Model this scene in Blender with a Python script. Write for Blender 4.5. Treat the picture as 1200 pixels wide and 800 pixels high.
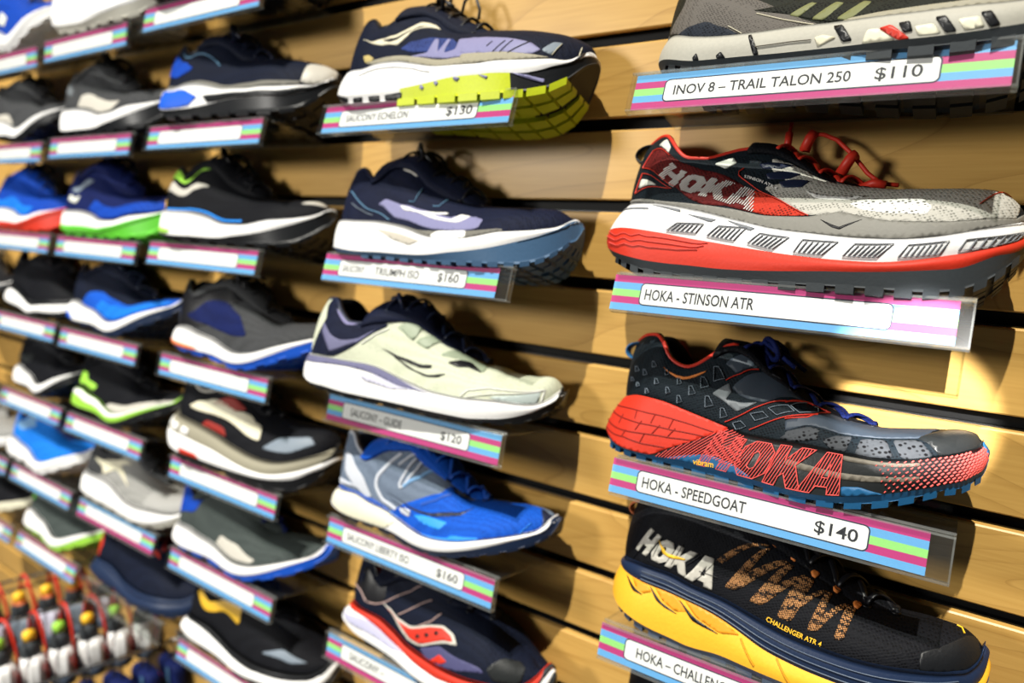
import bpy, bmesh, math, random
import numpy as np
from mathutils import Vector, Matrix, Euler
from mathutils.geometry import delaunay_2d_cdt

for o in list(bpy.data.objects): bpy.data.objects.remove(o)
SC = bpy.context.scene
COL = SC.collection
random.seed(7)

# ================================================================ camera, light, exposure
CAM_LOC = (0.71708, -0.61577, 0.07331)
CAM_AX = [[0.824338, 0.56552, 0.025595], [-0.123808, 0.135983, 0.982945], [-0.552394, 0.813447, -0.182112]]  # right, up, forward
cd = bpy.data.cameras.new('camera'); cam = bpy.data.objects.new('camera', cd); COL.objects.link(cam)
m = Matrix.Identity(4)
for i in range(3):
    m[i][0] = CAM_AX[0][i]; m[i][1] = CAM_AX[1][i]; m[i][2] = -CAM_AX[2][i]; m[i][3] = CAM_LOC[i]
cam.matrix_world = m
cd.sensor_width = 36; cd.lens = 813.26 * 36 / 1200; cd.clip_start = .01
cd.dof.use_dof = True; cd.dof.focus_distance = .50; cd.dof.aperture_fstop = 3.3
SC.camera = cam
vs = SC.view_settings
vs.view_transform = 'Standard'; vs.look = 'None'; vs.gamma = 1; vs.use_curve_mapping = False
vs.exposure = 0.04
cy = SC.cycles
cy.max_bounces = 10; cy.transparent_max_bounces = 24; cy.transmission_bounces = 6; cy.diffuse_bounces = 3; cy.glossy_bounces = 3
cy.caustics_reflective = False; cy.caustics_refractive = False

w = bpy.data.worlds.new('shop_air'); SC.world = w; w.use_nodes = True
w.node_tree.nodes['Background'].inputs[0].default_value = (.80, .90, 1.0, 1)
w.node_tree.nodes['Background'].inputs[1].default_value = .03

def spot(name, loc, aim, power, size_deg, radius, color, blend=.3):
    l = bpy.data.lights.new(name, 'SPOT'); l.energy = power; l.spot_size = math.radians(size_deg); l.spot_blend = blend
    l.shadow_soft_size = radius; l.color = color
    o = bpy.data.objects.new(name, l); COL.objects.link(o); o.location = loc
    o.rotation_euler = (Vector(aim) - Vector(loc)).to_track_quat('-Z', 'Y').to_euler()
    return o
sl = bpy.data.lights.new('window_sun', 'SUN'); sl.energy = 5.6; sl.angle = math.radians(.7); sl.color = (1, .96, .86)
so = bpy.data.objects.new('window_sun', sl); COL.objects.link(so); el = math.radians(62)
so.rotation_euler = Vector((0.0, math.cos(el), -math.sin(el))).to_track_quat('-Z', 'Y').to_euler()
spot('front_left_light', (-.85, -2.0, .50), (.1, 0, -.1), 135, 75, .22, (1, .97, .90))  # unseen soft source at front left, lighting the wall inside the shelf columns
spot('narrow_spotlight', (.78, -1.95, .95), (.688, -.095, -.030), 1000, 3.0, .008, (1, .98, .95), .25)
# ---------------------------------------------------------------- shoe geometry (metres, shoe frame: x heel->toe, -y outer side, z up)
def hermite(xs, ys, x):
    xs = np.asarray(xs, float); ys = np.asarray(ys, float); x = np.asarray(x, float)
    h = np.diff(xs); d = np.diff(ys) / h
    m = np.empty_like(ys); m[0] = d[0]; m[-1] = d[-1]
    m[1:-1] = (d[:-1] * h[1:] + d[1:] * h[:-1]) / (h[:-1] + h[1:])
    for i in range(len(d)):
        lim = 3 * abs(d[i])
        for j in (i, i + 1):
            if m[j] * d[i] < 0: m[j] = 0
            elif abs(m[j]) > lim: m[j] = np.sign(m[j]) * lim
    xc = np.clip(x, xs[0], xs[-1])
    i = np.clip(np.searchsorted(xs, xc) - 1, 0, len(d) - 1)
    t = (xc - xs[i]) / h[i]
    return ((1 + 2*t) * (1 - t)**2 * ys[i] + t * (1 - t)**2 * h[i] * m[i]
            + t*t * (3 - 2*t) * ys[i+1] + t*t * (t - 1) * h[i] * m[i+1])
WF = [0, .1, .2, .35, .5, .62, .72, .82, .9, 1]
WL = [36, 38.5, 39.5, 39.5, 44, 49, 50.5, 49, 46, 42]
def half_width(f, side, L):
    f = np.clip(np.asarray(f, float), 0, 1)
    w = hermite(WF, WL, f) / 1000 * (L / .295) ** .6
    if side > 0: w = w * (.93 + .03 * f)
    h = np.clip(f / .15, 0, 1); w = w * np.sqrt(np.clip(1 - (1 - h)**2, 0, 1))
    g = np.clip((1 - f) / .25, 0, 1); w = w * np.clip(1 - (1 - g)**2.2, 0, 1) ** (1 / 2.2)
    return w
def frac(s): return (1 - np.cos(np.pi * np.clip(s, 0, 1))) / 2
def ring(curve, off, s, side=-1):
    """a closed line round the shoe at the height the curve gives"""
    c = np.asarray(curve); f = frac(np.asarray(s, float)); L = c[-1, 0] - c[0, 0]
    x = c[0, 0] + L * f; w = half_width(f, side, L)
    k = np.clip(1 + off / np.maximum(w, .012), .3, 1.6)
    return np.stack([x, side * w * k, hermite(c[:, 0], c[:, 1], x)], -1)
def top_line(sp, s, side=-1):
    T = np.asarray(sp['T']); f = frac(np.asarray(s, float)); x = T[0, 0] + (T[-1, 0] - T[0, 0]) * f
    return np.stack([x, side * np.abs(hermite(T[:, 0], T[:, 1], x)), hermite(T[:, 0], T[:, 2], x)], -1)
def upper_pt(sp, s, t, side=-1):
    s = np.asarray(s, float); t = np.asarray(t, float)
    B = ring(sp['feather'], sp.get('inset', -.0025), s, side); T = top_line(sp, s, side); f = frac(s)
    e = hermite([0, .25, .45, .62, .8, 1], sp.get('round', [1.55, 1.7, 1.5, 1.2, 1.0, 1.0]), f)
    th = np.clip(t, 0, 1) * np.pi / 2
    b = np.sin(th) ** e; a = 1 - np.cos(th) ** e
    P = np.empty(np.broadcast(s, t).shape + (3,))
    P[..., 0] = B[..., 0] + (T[..., 0] - B[..., 0]) * a
    P[..., 1] = B[..., 1] + (T[..., 1] - B[..., 1]) * a
    P[..., 2] = B[..., 2] + (T[..., 2] - B[..., 2]) * b
    bul = hermite([0, .1, .3, .5, 1], [.002, .004, .003, .0015, 0], f) * np.sin(np.pi * np.clip(t, 0, 1))
    P[..., 1] += side * bul; P[..., 0] -= hermite([0, .06, 1], [.0025, 0, 0], f) * np.sin(np.pi * np.clip(t, 0, 1))
    return P
def wall_pt(sp, i, s, t, side=-1):
    """band i of the sole: 0 = first below the upper; t 0 top, 1 bottom"""
    cs = [sp['feather']] + [b[1] for b in sp['bands']]; of = [sp.get('top_off', .0015)] + [b[2] for b in sp['bands']]
    A = ring(cs[i], of[i], s, side); B = ring(cs[i + 1], of[i + 1], s, side)
    t = np.asarray(t, float); P = A + (B - A) * t[..., None] if t.ndim else A + (B - A) * t
    bul = sp['bands'][i][3] * np.sin(np.pi * np.clip(t, 0, 1))
    f = frac(np.asarray(s, float)); ce = np.clip(np.minimum(f / .1, (1 - f) / .1), 0, 1)
    P[..., 1] += side * bul * ce; P[..., 0] += bul * np.where(f < .5, -1, 1) * (1 - ce)
    return P
def patch_pt(sp, kind, s, t, side=-1):
    if kind == 'U': return upper_pt(sp, s, t, side)
    return wall_pt(sp, int(kind[1:]), s, t, side)
# ---------------------------------------------------------------- end of shoe geometry
CAM = {'loc': (0.71708, -0.61577, 0.07331), 'f': 813.26, 'M': [[0.824338, 0.56552, 0.025595], [-0.123808, 0.135983, 0.982945], [-0.552394, 0.813447, -0.182112]]}
SHELF_W, SHELF_D, LIP_H, LIP_A = 0.2484, 0.0921, 0.0320, 0.0522
SHELVES = [  # column, groove row, x of left end, height, slope
(0, 2, 0.4699, 0.1524, 0.3275),
(0, 0, 0.4656, 0.0, 0.2933),
(0, -2, 0.4735, -0.1524, 0.2434),
(0, -4, 0.4701, -0.3048, 0.1983),
(1, 2, 0.1122, 0.1524, 0.2987),
(1, 0, 0.1143, 0.0, 0.2743),
(1, -2, 0.1087, -0.1524, 0.1955),
(1, -4, 0.1042, -0.3048, 0.2029),
(1, -6, 0.0975, -0.4572, 0.1812),
(2, 4, -0.2278, 0.3048, 0.176),
(2, 2, -0.2371, 0.1524, 0.2366),
(2, 0, -0.2525, 0.0, 0.2364),
(2, -2, -0.2456, -0.1524, 0.187),
(2, -4, -0.2367, -0.3048, 0.1938),
(2, -6, -0.2555, -0.4572, 0.2184),
(2, -8, -0.251, -0.6096, 0.2291),
(3, 4, -0.5162, 0.3048, 0.0744),
(3, 2, -0.527, 0.1524, 0.1837),
(3, 0, -0.5352, 0.0, 0.2005),
(3, -2, -0.5537, -0.1524, 0.2064),
(3, -4, -0.5604, -0.3048, 0.2454),
(3, -6, -0.544, -0.4572, 0.2579),
(4, 4, -0.7868, 0.3048, 0.0463),
(4, 2, -0.8026, 0.1524, 0.1475),
(4, 0, -0.8059, 0.0, 0.2051),
(4, -2, -0.8178, -0.1524, 0.2281),
(4, -4, -0.827, -0.3048, 0.2604),
(4, -6, -0.8192, -0.4572, 0.2547),
(4, -8, -0.8307, -0.6096, 0.3171)]
SHOES = {}
SHOES['stinson'] = dict(
 feather=[(.0143,.0649),(.0405,.0602),(.0573,.0586),(.076,.0559),(.0941,.0527),(.1116,.0488),(.1287,.045),(.1454,.041),(.1766,.0366),(.1883,.0351),(.2156,.0334),(.2357,.0341),(.2521,.0371),(.2723,.0444),(.2946,.0548),(.3002,.0584)],
 bands=[('midsole',[(.0,.0418),(.0197,.0397),(.0433,.0366),(.0662,.0338),(.0881,.0305),(.1089,.028),(.1327,.0246),(.1586,.0209),(.1856,.018),(.2155,.0169),(.2378,.0191),(.2571,.0243),(.274,.0306),(.2957,.0438),(.3032,.051)],.001,.002),('midsole_base',[(.0011,.0278),(.0193,.019),(.0481,.0116),(.067,.0098),(.0884,.0091),(.1124,.008),(.1356,.0077),(.1667,.0082),(.187,.0089),(.2165,.01),(.2349,.0117),(.2527,.0146),(.2694,.0189),(.2857,.0297),(.3008,.0407),(.3042,.0465)],.001,.002),('outsole',[(.0056,.0218),(.0204,.0153),(.0379,.008),(.0548,.0035),(.1034,.0014),(.1366,.0008),(.1882,.0),(.2364,.0001),(.2545,.0013),(.2724,.0066),(.2871,.0182),(.3012,.0379),(.3049,.0443)],-.003,.0)],
 T=[(.0217,.0,.1248),(.0327,.012,.125),(.0457,.023,.123),(.0545,.028,.1139),(.0601,.03,.107),(.0654,.03,.1025),(.0738,.03,.1001),(.0859,.028,.1006),(.0981,.025,.1051),(.1102,.022,.1095),(.1229,.02,.1109),(.137,.018,.1096),(.15,.015,.1035),(.1623,.014,.0955),(.1722,.013,.0891),(.1873,.01,.0848),(.2048,.0,.0844),(.222,.0,.0825),(.2425,.0,.0826),(.2655,.0,.0834),(.2804,.0,.0828),(.289,.0,.0787),(.297,.0,.0711)],
 tongue=[(.1185,.1216),(.1302,.1201),(.1453,.1122),(.1586,.1043),(.1758,.0931),(.1915,.0883),(.2048,.0844)],
 loc=(.4337,-.0516,.0159),
 tilt=.2933,
 yaw=.0,
 shelf=(0,0),
 decals=[
  ('poly','forefoot_mesh','pale_mesh','U',[(.446,.726),(.497,.788),(.548,.833),(.61,.829),(.665,.795),(.708,.792),(.779,.801),(.848,.776),(.935,.725),(.922,.31),(.908,.142),(.794,.139),(.72,.166),(.654,.193),(.61,.254),(.58,.306),(.549,.26),(.532,.25),(.482,.344),(.449,.418),(.487,.531),(.453,.589)],.4),
  ('poly','side_panel','maroon_mesh','U',[(.155,.639),(.27,.754),(.355,.564),(.419,.403),(.464,.283),(.468,.189),(.43,.188),(.39,.213),(.349,.184),(.315,.248),(.28,.366),(.232,.416),(.126,.467)],.4),
  ('poly','side_panel','red_mesh','U',[(.42,.396),(.483,.337),(.533,.246),(.468,.185),(.438,.19)],.45),
  ('poly','rand','grey_rubber','U',[(.081,.085),(.251,.058),(.305,.064),(.395,.047),(.472,.037),(.542,.031),(.633,.021),(.73,.019),(.797,.021),(.91,.039),(.985,.236),(.975,.45),(.908,.133),(.795,.129),(.72,.157),(.654,.184),(.61,.245),(.58,.296),(.549,.255),(.533,.227),(.454,.167),(.41,.184),(.358,.181),(.313,.171),(.25,.127),(.085,.12)],.9),
  ('line','piping','red_film','U',[(.157,.638),(.124,.469),(.24,.405),(.274,.374)],.6),
  ('line','piping','red_film','U',[(.14,.406),(.126,.198),(.27,.341),(.237,.365),(.14,.406)],.6),
  ('line','piping','red_film','U',[(.157,.638),(.233,.693)],.6),
  ('line','piping','red_film','U',[(.404,.585),(.393,.552),(.398,.508),(.444,.377),(.482,.344),(.533,.241)],.6),
  ('poly','reflective_patch','pale_film','U',[(.142,.253),(.145,.351),(.23,.316)],.7),
  ('poly','reflective_patch','pale_film','U',[(.178,.698),(.202,.85),(.224,.807),(.227,.704)],.7),
  ('poly','reflective_patch','pale_film','U',[(.343,.7),(.376,.742),(.387,.652),(.369,.597)],.7),
  ('poly','forefoot_overlay','white_mesh','U',[(.589,.406),(.612,.477),(.699,.47),(.721,.332),(.711,.249),(.651,.278),(.611,.321)],.6),
  ('poly','forefoot_overlay','white_mesh','U',[(.514,.513),(.617,.522),(.59,.458),(.535,.45)],.6),
  ('poly','navy_stripe','navy_film','U',[(.445,.544),(.474,.627),(.501,.688),(.485,.561),(.451,.496)],.6),
  ('poly','navy_stripe','navy_film','U',[(.428,.637),(.459,.694),(.486,.766),(.466,.63),(.438,.589)],.6),
  ('poly','navy_stripe','navy_film','U',[(.47,.499),(.495,.59),(.518,.652),(.509,.528),(.48,.459)],.6),
  ('poly','emblem','black_film','U',[(.551,.212),(.575,.146),(.584,.128),(.593,.158),(.618,.216),(.593,.134),(.585,.1),(.573,.12)],1.1),
  ('line','piping','red_film','U',[(.803,.341),(.905,1.0)],.6),
  ('hoka','logo_lettering','white_film','U',[(.24,.66),(.444,.369),(.446,.181),(.224,.415)],'hatch'),
  ('text','model_lettering','white_film','U','STINSON ATR 4',[(.41,.487),(.471,.42),(.471,.445),(.41,.512)]),
  ('ribs','midsole_groove','groove_grey','W0',[(.322,.581),(.371,.429),(.366,.789),(.309,.893)],6),  # grey lines paint in the shade of recessed midsole grooves
  ('ribs','midsole_groove','groove_grey','W0',[(.398,.39),(.444,.24),(.435,.81),(.388,.81)],6),
  ('ribs','midsole_groove','groove_grey','W0',[(.47,.334),(.517,.33),(.5,.883),(.459,.811)],6),
  ('ribs','midsole_groove','groove_grey','W0',[(.539,.353),(.591,.287),(.574,.868),(.533,.884)],6),
  ('ribs','midsole_groove','groove_grey','W0',[(.616,.315),(.672,.263),(.652,.809),(.604,.837)],7),
  ('ribs','midsole_groove','groove_grey','W0',[(.694,.341),(.757,.354),(.742,.878),(.682,.83)],7),
  ('ribs','midsole_groove','groove_grey','W0',[(.786,.44),(.926,.613),(.901,1.0),(.773,.858)],7),
  ('poly','midsole_groove','groove_grey','W0',[(.228,.071),(.308,.09),(.313,.19)],.5),
  ('poly','midsole_groove','groove_grey','W0',[(.326,.206),(.387,.173),(.38,.319)],.5),
  ('poly','midsole_groove','groove_grey','W0',[(.401,.097),(.457,.159),(.452,.322)],.5),
  ('poly','midsole_groove','groove_grey','W0',[(.081,.189),(.229,.181),(.235,.267),(.082,.26)],.5),
  ('line','heel_texture','coral_film','W1',[(.104,.13),(.168,.355),(.203,.181),(.229,.32),(.25,.133),(.27,.266),(.288,.107),(.305,.256),(.321,.089),(.336,.239),(.352,.1),(.366,.221),(.395,.071)],.5),
  ('line','heel_texture','coral_film','W1',[(.019,.212),(.173,.549),(.207,.358),(.231,.506),(.254,.312),(.272,.447),(.291,.292),(.307,.438),(.323,.264),(.338,.415),(.354,.262),(.367,.385),(.389,.202)],.5),
  ('line','heel_texture','coral_film','W1',[(.13,.665),(.185,.725),(.21,.549),(.24,.67),(.256,.485),(.279,.61),(.293,.472),(.313,.584),(.325,.443),(.344,.555),(.359,.409),(.379,.39)],.5)])
SHOES['speedgoat'] = dict(
 feather=[(.0133,.0474),(.0403,.0531),(.0626,.0517),(.0826,.0477),(.1019,.0438),(.1191,.0406),(.1306,.0381),(.15,.038),(.1628,.0387),(.1837,.0392),(.2024,.0386),(.2211,.0386),(.2395,.041),(.2597,.0474),(.2748,.0534),(.283,.0588),(.2851,.0616)],
 bands=[('midsole',[(.0,.0214),(.0222,.0081),(.0462,.0054),(.0625,.0057),(.0861,.0066),(.1082,.0067),(.1287,.006),(.1451,.0053),(.1622,.0044),(.1843,.0049),(.2069,.0083),(.2311,.0158),(.2476,.0219),(.265,.0293),(.2806,.0383),(.2869,.0472),(.2882,.0522)],.001,.002),('outsole',[(.002,.0147),(.0095,.0084),(.0276,.0048),(.0466,.003),(.0684,.002),(.087,.0012),(.1092,.0007),(.1295,.0008),(.1457,.0009),(.1628,.0),(.1849,.0006),(.2075,.0034),(.2319,.01),(.2483,.0168),(.2655,.0256),(.2834,.0359),(.289,.0459),(.2897,.052)],-.003,.0)],
 T=[(.0159,.0,.1018),(.0268,.012,.1065),(.0387,.02,.1078),(.0497,.027,.1009),(.0572,.03,.0904),(.0657,.03,.085),(.0742,.03,.0833),(.0809,.029,.0858),(.0906,.027,.0939),(.0978,.024,.1016),(.1092,.02,.1077),(.1215,.019,.103),(.1363,.017,.0913),(.1491,.016,.0843),(.1686,.014,.0712),(.1851,.012,.0661),(.2015,.007,.0613),(.2191,.0,.0607),(.2397,.0,.0638),(.2595,.0,.0667),(.2703,.0,.0682),(.2797,.0,.067),(.2843,.0,.063)],
 tongue=[(.0993,.113),(.1153,.112),(.131,.1011),(.1447,.0909),(.1653,.0767),(.183,.0687),(.2009,.0639),(.2191,.0607)],
 loc=(.4446,-.0522,-.1384),
 tilt=.2434,
 yaw=.0,
 shelf=(0,-2),
 decals=[
  ('poly','quarter_panel','slate_film','U',[(.416,.437),(.456,.731),(.483,1.0),(.518,.846),(.559,1.0),(.486,.462),(.436,.396)],.5),
  ('poly','quarter_panel','grey_film','U',[(.38,.351),(.41,.462),(.418,.402),(.409,.319),(.439,.346),(.47,.432),(.434,.251),(.419,.281)],.6),
  ('poly','quarter_panel','slate_film','U',[(.392,.632),(.436,.887),(.446,.746),(.418,.561)],.5),
  ('poly','quarter_panel','slate_film','U',[(.523,.343),(.561,.538),(.606,.96),(.674,.924),(.735,.826),(.797,.949),(.767,.48),(.691,.465),(.619,.406),(.562,.385),(.528,.19)],.5),
  ('poly','collar_chevron','orange_film','U',[(.251,.618),(.306,.635),(.36,.629),(.356,.612),(.308,.582),(.293,.589)],.7),
  ('poly','toe_cap','charcoal_rubber','U',[(.754,.468),(.815,.815),(.914,.983),(.962,.0),(.808,.007),(.779,.33)],.9),
  ('line','printed_triangles','steel_film','U',[(.219,.521),(.225,.537),(.237,.519),(.223,.465),(.219,.521)],.45),
  ('line','printed_triangles','steel_film','U',[(.262,.61),(.266,.632),(.276,.584),(.266,.529),(.262,.61)],.45),
  ('line','printed_triangles','steel_film','U',[(.24,.374),(.246,.394),(.255,.363),(.243,.307),(.24,.374)],.45),
  ('line','printed_triangles','steel_film','U',[(.189,.395),(.197,.399),(.212,.363),(.195,.334),(.189,.395)],.45),
  ('line','printed_triangles','steel_film','U',[(.276,.362),(.281,.375),(.29,.311),(.279,.259),(.276,.362)],.45),
  ('line','printed_triangles','steel_film','U',[(.298,.585),(.302,.596),(.312,.516),(.302,.478),(.298,.585)],.45),
  ('line','printed_triangles','steel_film','U',[(.308,.298),(.313,.31),(.322,.217),(.31,.149),(.308,.298)],.45),
  ('line','printed_triangles','steel_film','U',[(.33,.475),(.336,.472),(.348,.366),(.334,.345),(.33,.475)],.45),
  ('line','printed_triangles','steel_film','U',[(.351,.568),(.358,.551),(.372,.429),(.356,.428),(.351,.568)],.45),
  ('line','printed_triangles','steel_film','U',[(.369,.328),(.376,.329),(.389,.243),(.373,.207),(.369,.328)],.45),
  ('line','printed_triangles','steel_film','U',[(.372,.632),(.381,.613),(.399,.488),(.379,.471),(.372,.632)],.45),
  ('line','printed_triangles','steel_film','U',[(.404,.231),(.41,.239),(.42,.174),(.407,.124),(.404,.231)],.45),
  ('line','printed_triangles','steel_film','U',[(.214,.187),(.219,.195),(.229,.143),(.216,.107),(.214,.187)],.45),
  ('line','printed_triangles','steel_film','U',[(.122,.317),(.132,.314),(.15,.271),(.128,.269),(.122,.317)],.45),
  ('line','printed_triangles','steel_film','U',[(.168,.247),(.175,.247),(.187,.205),(.171,.194),(.168,.247)],.45),
  ('line','printed_triangles','steel_film','U',[(.136,.432),(.148,.43),(.169,.379),(.144,.373),(.136,.432)],.45),
  ('line','printed_triangles','steel_film','U',[(.461,.293),(.482,.354),(.494,.313),(.472,.238),(.461,.293)],.45),
  ('line','printed_triangles','steel_film','U',[(.49,.408),(.52,.55),(.534,.518),(.507,.367),(.49,.408)],.45),
  ('line','printed_triangles','steel_film','U',[(.524,.57),(.561,1.0),(.571,.694),(.542,.536),(.524,.57)],.45),
  ('line','printed_triangles','steel_film','U',[(.432,.118),(.446,.187),(.458,.147),(.44,.043),(.432,.118)],.45),
  ('line','piping','red_film','U',[(.402,.477),(.426,.577),(.454,.765)],.8),
  ('line','piping','red_film','U',[(.417,.09),(.465,.358),(.518,.602),(.561,1.0)],.8),
  ('line','piping','red_film','U',[(.465,.112),(.508,.316),(.572,.636)],.8),
  ('line','piping','red_film','U',[(.514,.563),(.551,.873),(.588,.84),(.558,.511),(.522,.361)],.8),
  ('poly','hexagon_mesh','hex_mesh','U',[(.519,.05),(.539,.244),(.58,.365),(.585,.162),(.554,.07)],.6),
  ('poly','hexagon_mesh','hex_mesh','U',[(.528,.19),(.566,.356),(.586,.327),(.554,.053),(.531,.038)],.6),
  ('poly','hexagon_mesh','hex_mesh','U',[(.592,.167),(.613,.333),(.639,.381),(.634,.043),(.607,.044)],.6),
  ('poly','hexagon_mesh','hex_mesh','U',[(.649,.029),(.654,.364),(.697,.411),(.715,.049),(.668,.016)],.6),
  ('poly','hexagon_mesh','hex_mesh','U',[(.708,.415),(.759,.42),(.793,.026),(.731,.032)],.6),
  ('poly','heel_wedge','red_foam','W0',[(.081,1.0),(.072,.494),(.081,.0),(.217,.0),(.303,.0),(.373,.0),(.432,.014),(.376,.523),(.299,.997),(.212,.981),(.075,1.0)],.8),
  ('line','heel_rib','dark_red_foam','W0',[(.067,.473),(.241,.477),(.323,.438),(.393,.361)],1.3),
  ('line','heel_rib','dark_red_foam','W0',[(.052,.793),(.258,.641),(.33,.582),(.367,.528)],1.3),
  ('line','heel_rib','dark_red_foam','W0',[(.058,.272),(.254,.266),(.349,.22),(.406,.208)],1.3),
  ('line','heel_rib','dark_red_foam','W0',[(.084,.948),(.207,.794),(.268,.818),(.323,.795)],1.3),
  ('line','heel_rib','dark_red_foam','W0',[(.169,.407),(.167,.605)],1.3),
  ('line','heel_rib','dark_red_foam','W0',[(.245,.429),(.236,.613)],1.3),
  ('line','heel_rib','dark_red_foam','W0',[(.295,.422),(.282,.629)],1.3),
  ('line','heel_rib','dark_red_foam','W0',[(.331,.392),(.32,.605)],1.3),
  ('line','heel_rib','dark_red_foam','W0',[(.217,.277),(.221,.422)],1.3),
  ('line','heel_rib','dark_red_foam','W0',[(.273,.253),(.271,.427)],1.3),
  ('line','heel_rib','dark_red_foam','W0',[(.319,.246),(.317,.431)],1.3),
  ('line','heel_rib','dark_red_foam','W0',[(.206,.664),(.199,.812)],1.3),
  ('line','heel_rib','dark_red_foam','W0',[(.265,.651),(.261,.808)],1.3),
  ('hatch','side_hatching','coral_film','W0',[(.305,1.0),(.376,.523),(.434,.003),(.462,.053),(.475,.808),(.442,.824),(.405,.739),(.354,.981)],9),
  ('hoka','logo_lettering','coral_film','W0',[(.406,.146),(.641,.036),(.643,.963),(.397,1.0)],'hatchline'),
  ('dots','toe_dots','coral_film','W0',[(.683,.0),(.808,.0),(.954,.105),(.953,1.0),(.816,.995),(.71,.969)],0),
  ('poly','midsole_stripe','taupe_film','W0',[(.542,.359),(.617,.431),(.691,.463),(.769,.554),(.77,.703),(.685,.62),(.612,.568),(.545,.5)],.4),
  ('poly','midsole_stripe','taupe_film','W0',[(.629,.048),(.693,.053),(.767,.109),(.768,.22),(.687,.168),(.635,.162)],.4),
  ('poly','arch_pocket','blue_rubber','W0',[(.331,1.0),(.369,.862),(.413,.712),(.457,.76),(.498,.968),(.449,1.0),(.408,.999),(.369,.999)],1.0),
  ('poly','arch_pocket','blue_rubber','W0',[(.64,.756),(.669,.758),(.706,.983),(.707,1.0),(.643,.985)],1.0),
  ('text','sole_lettering','yellow_film','W0','vibram',[(.39,1.0),(.429,.978),(.426,.832),(.388,.883)])])
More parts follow.
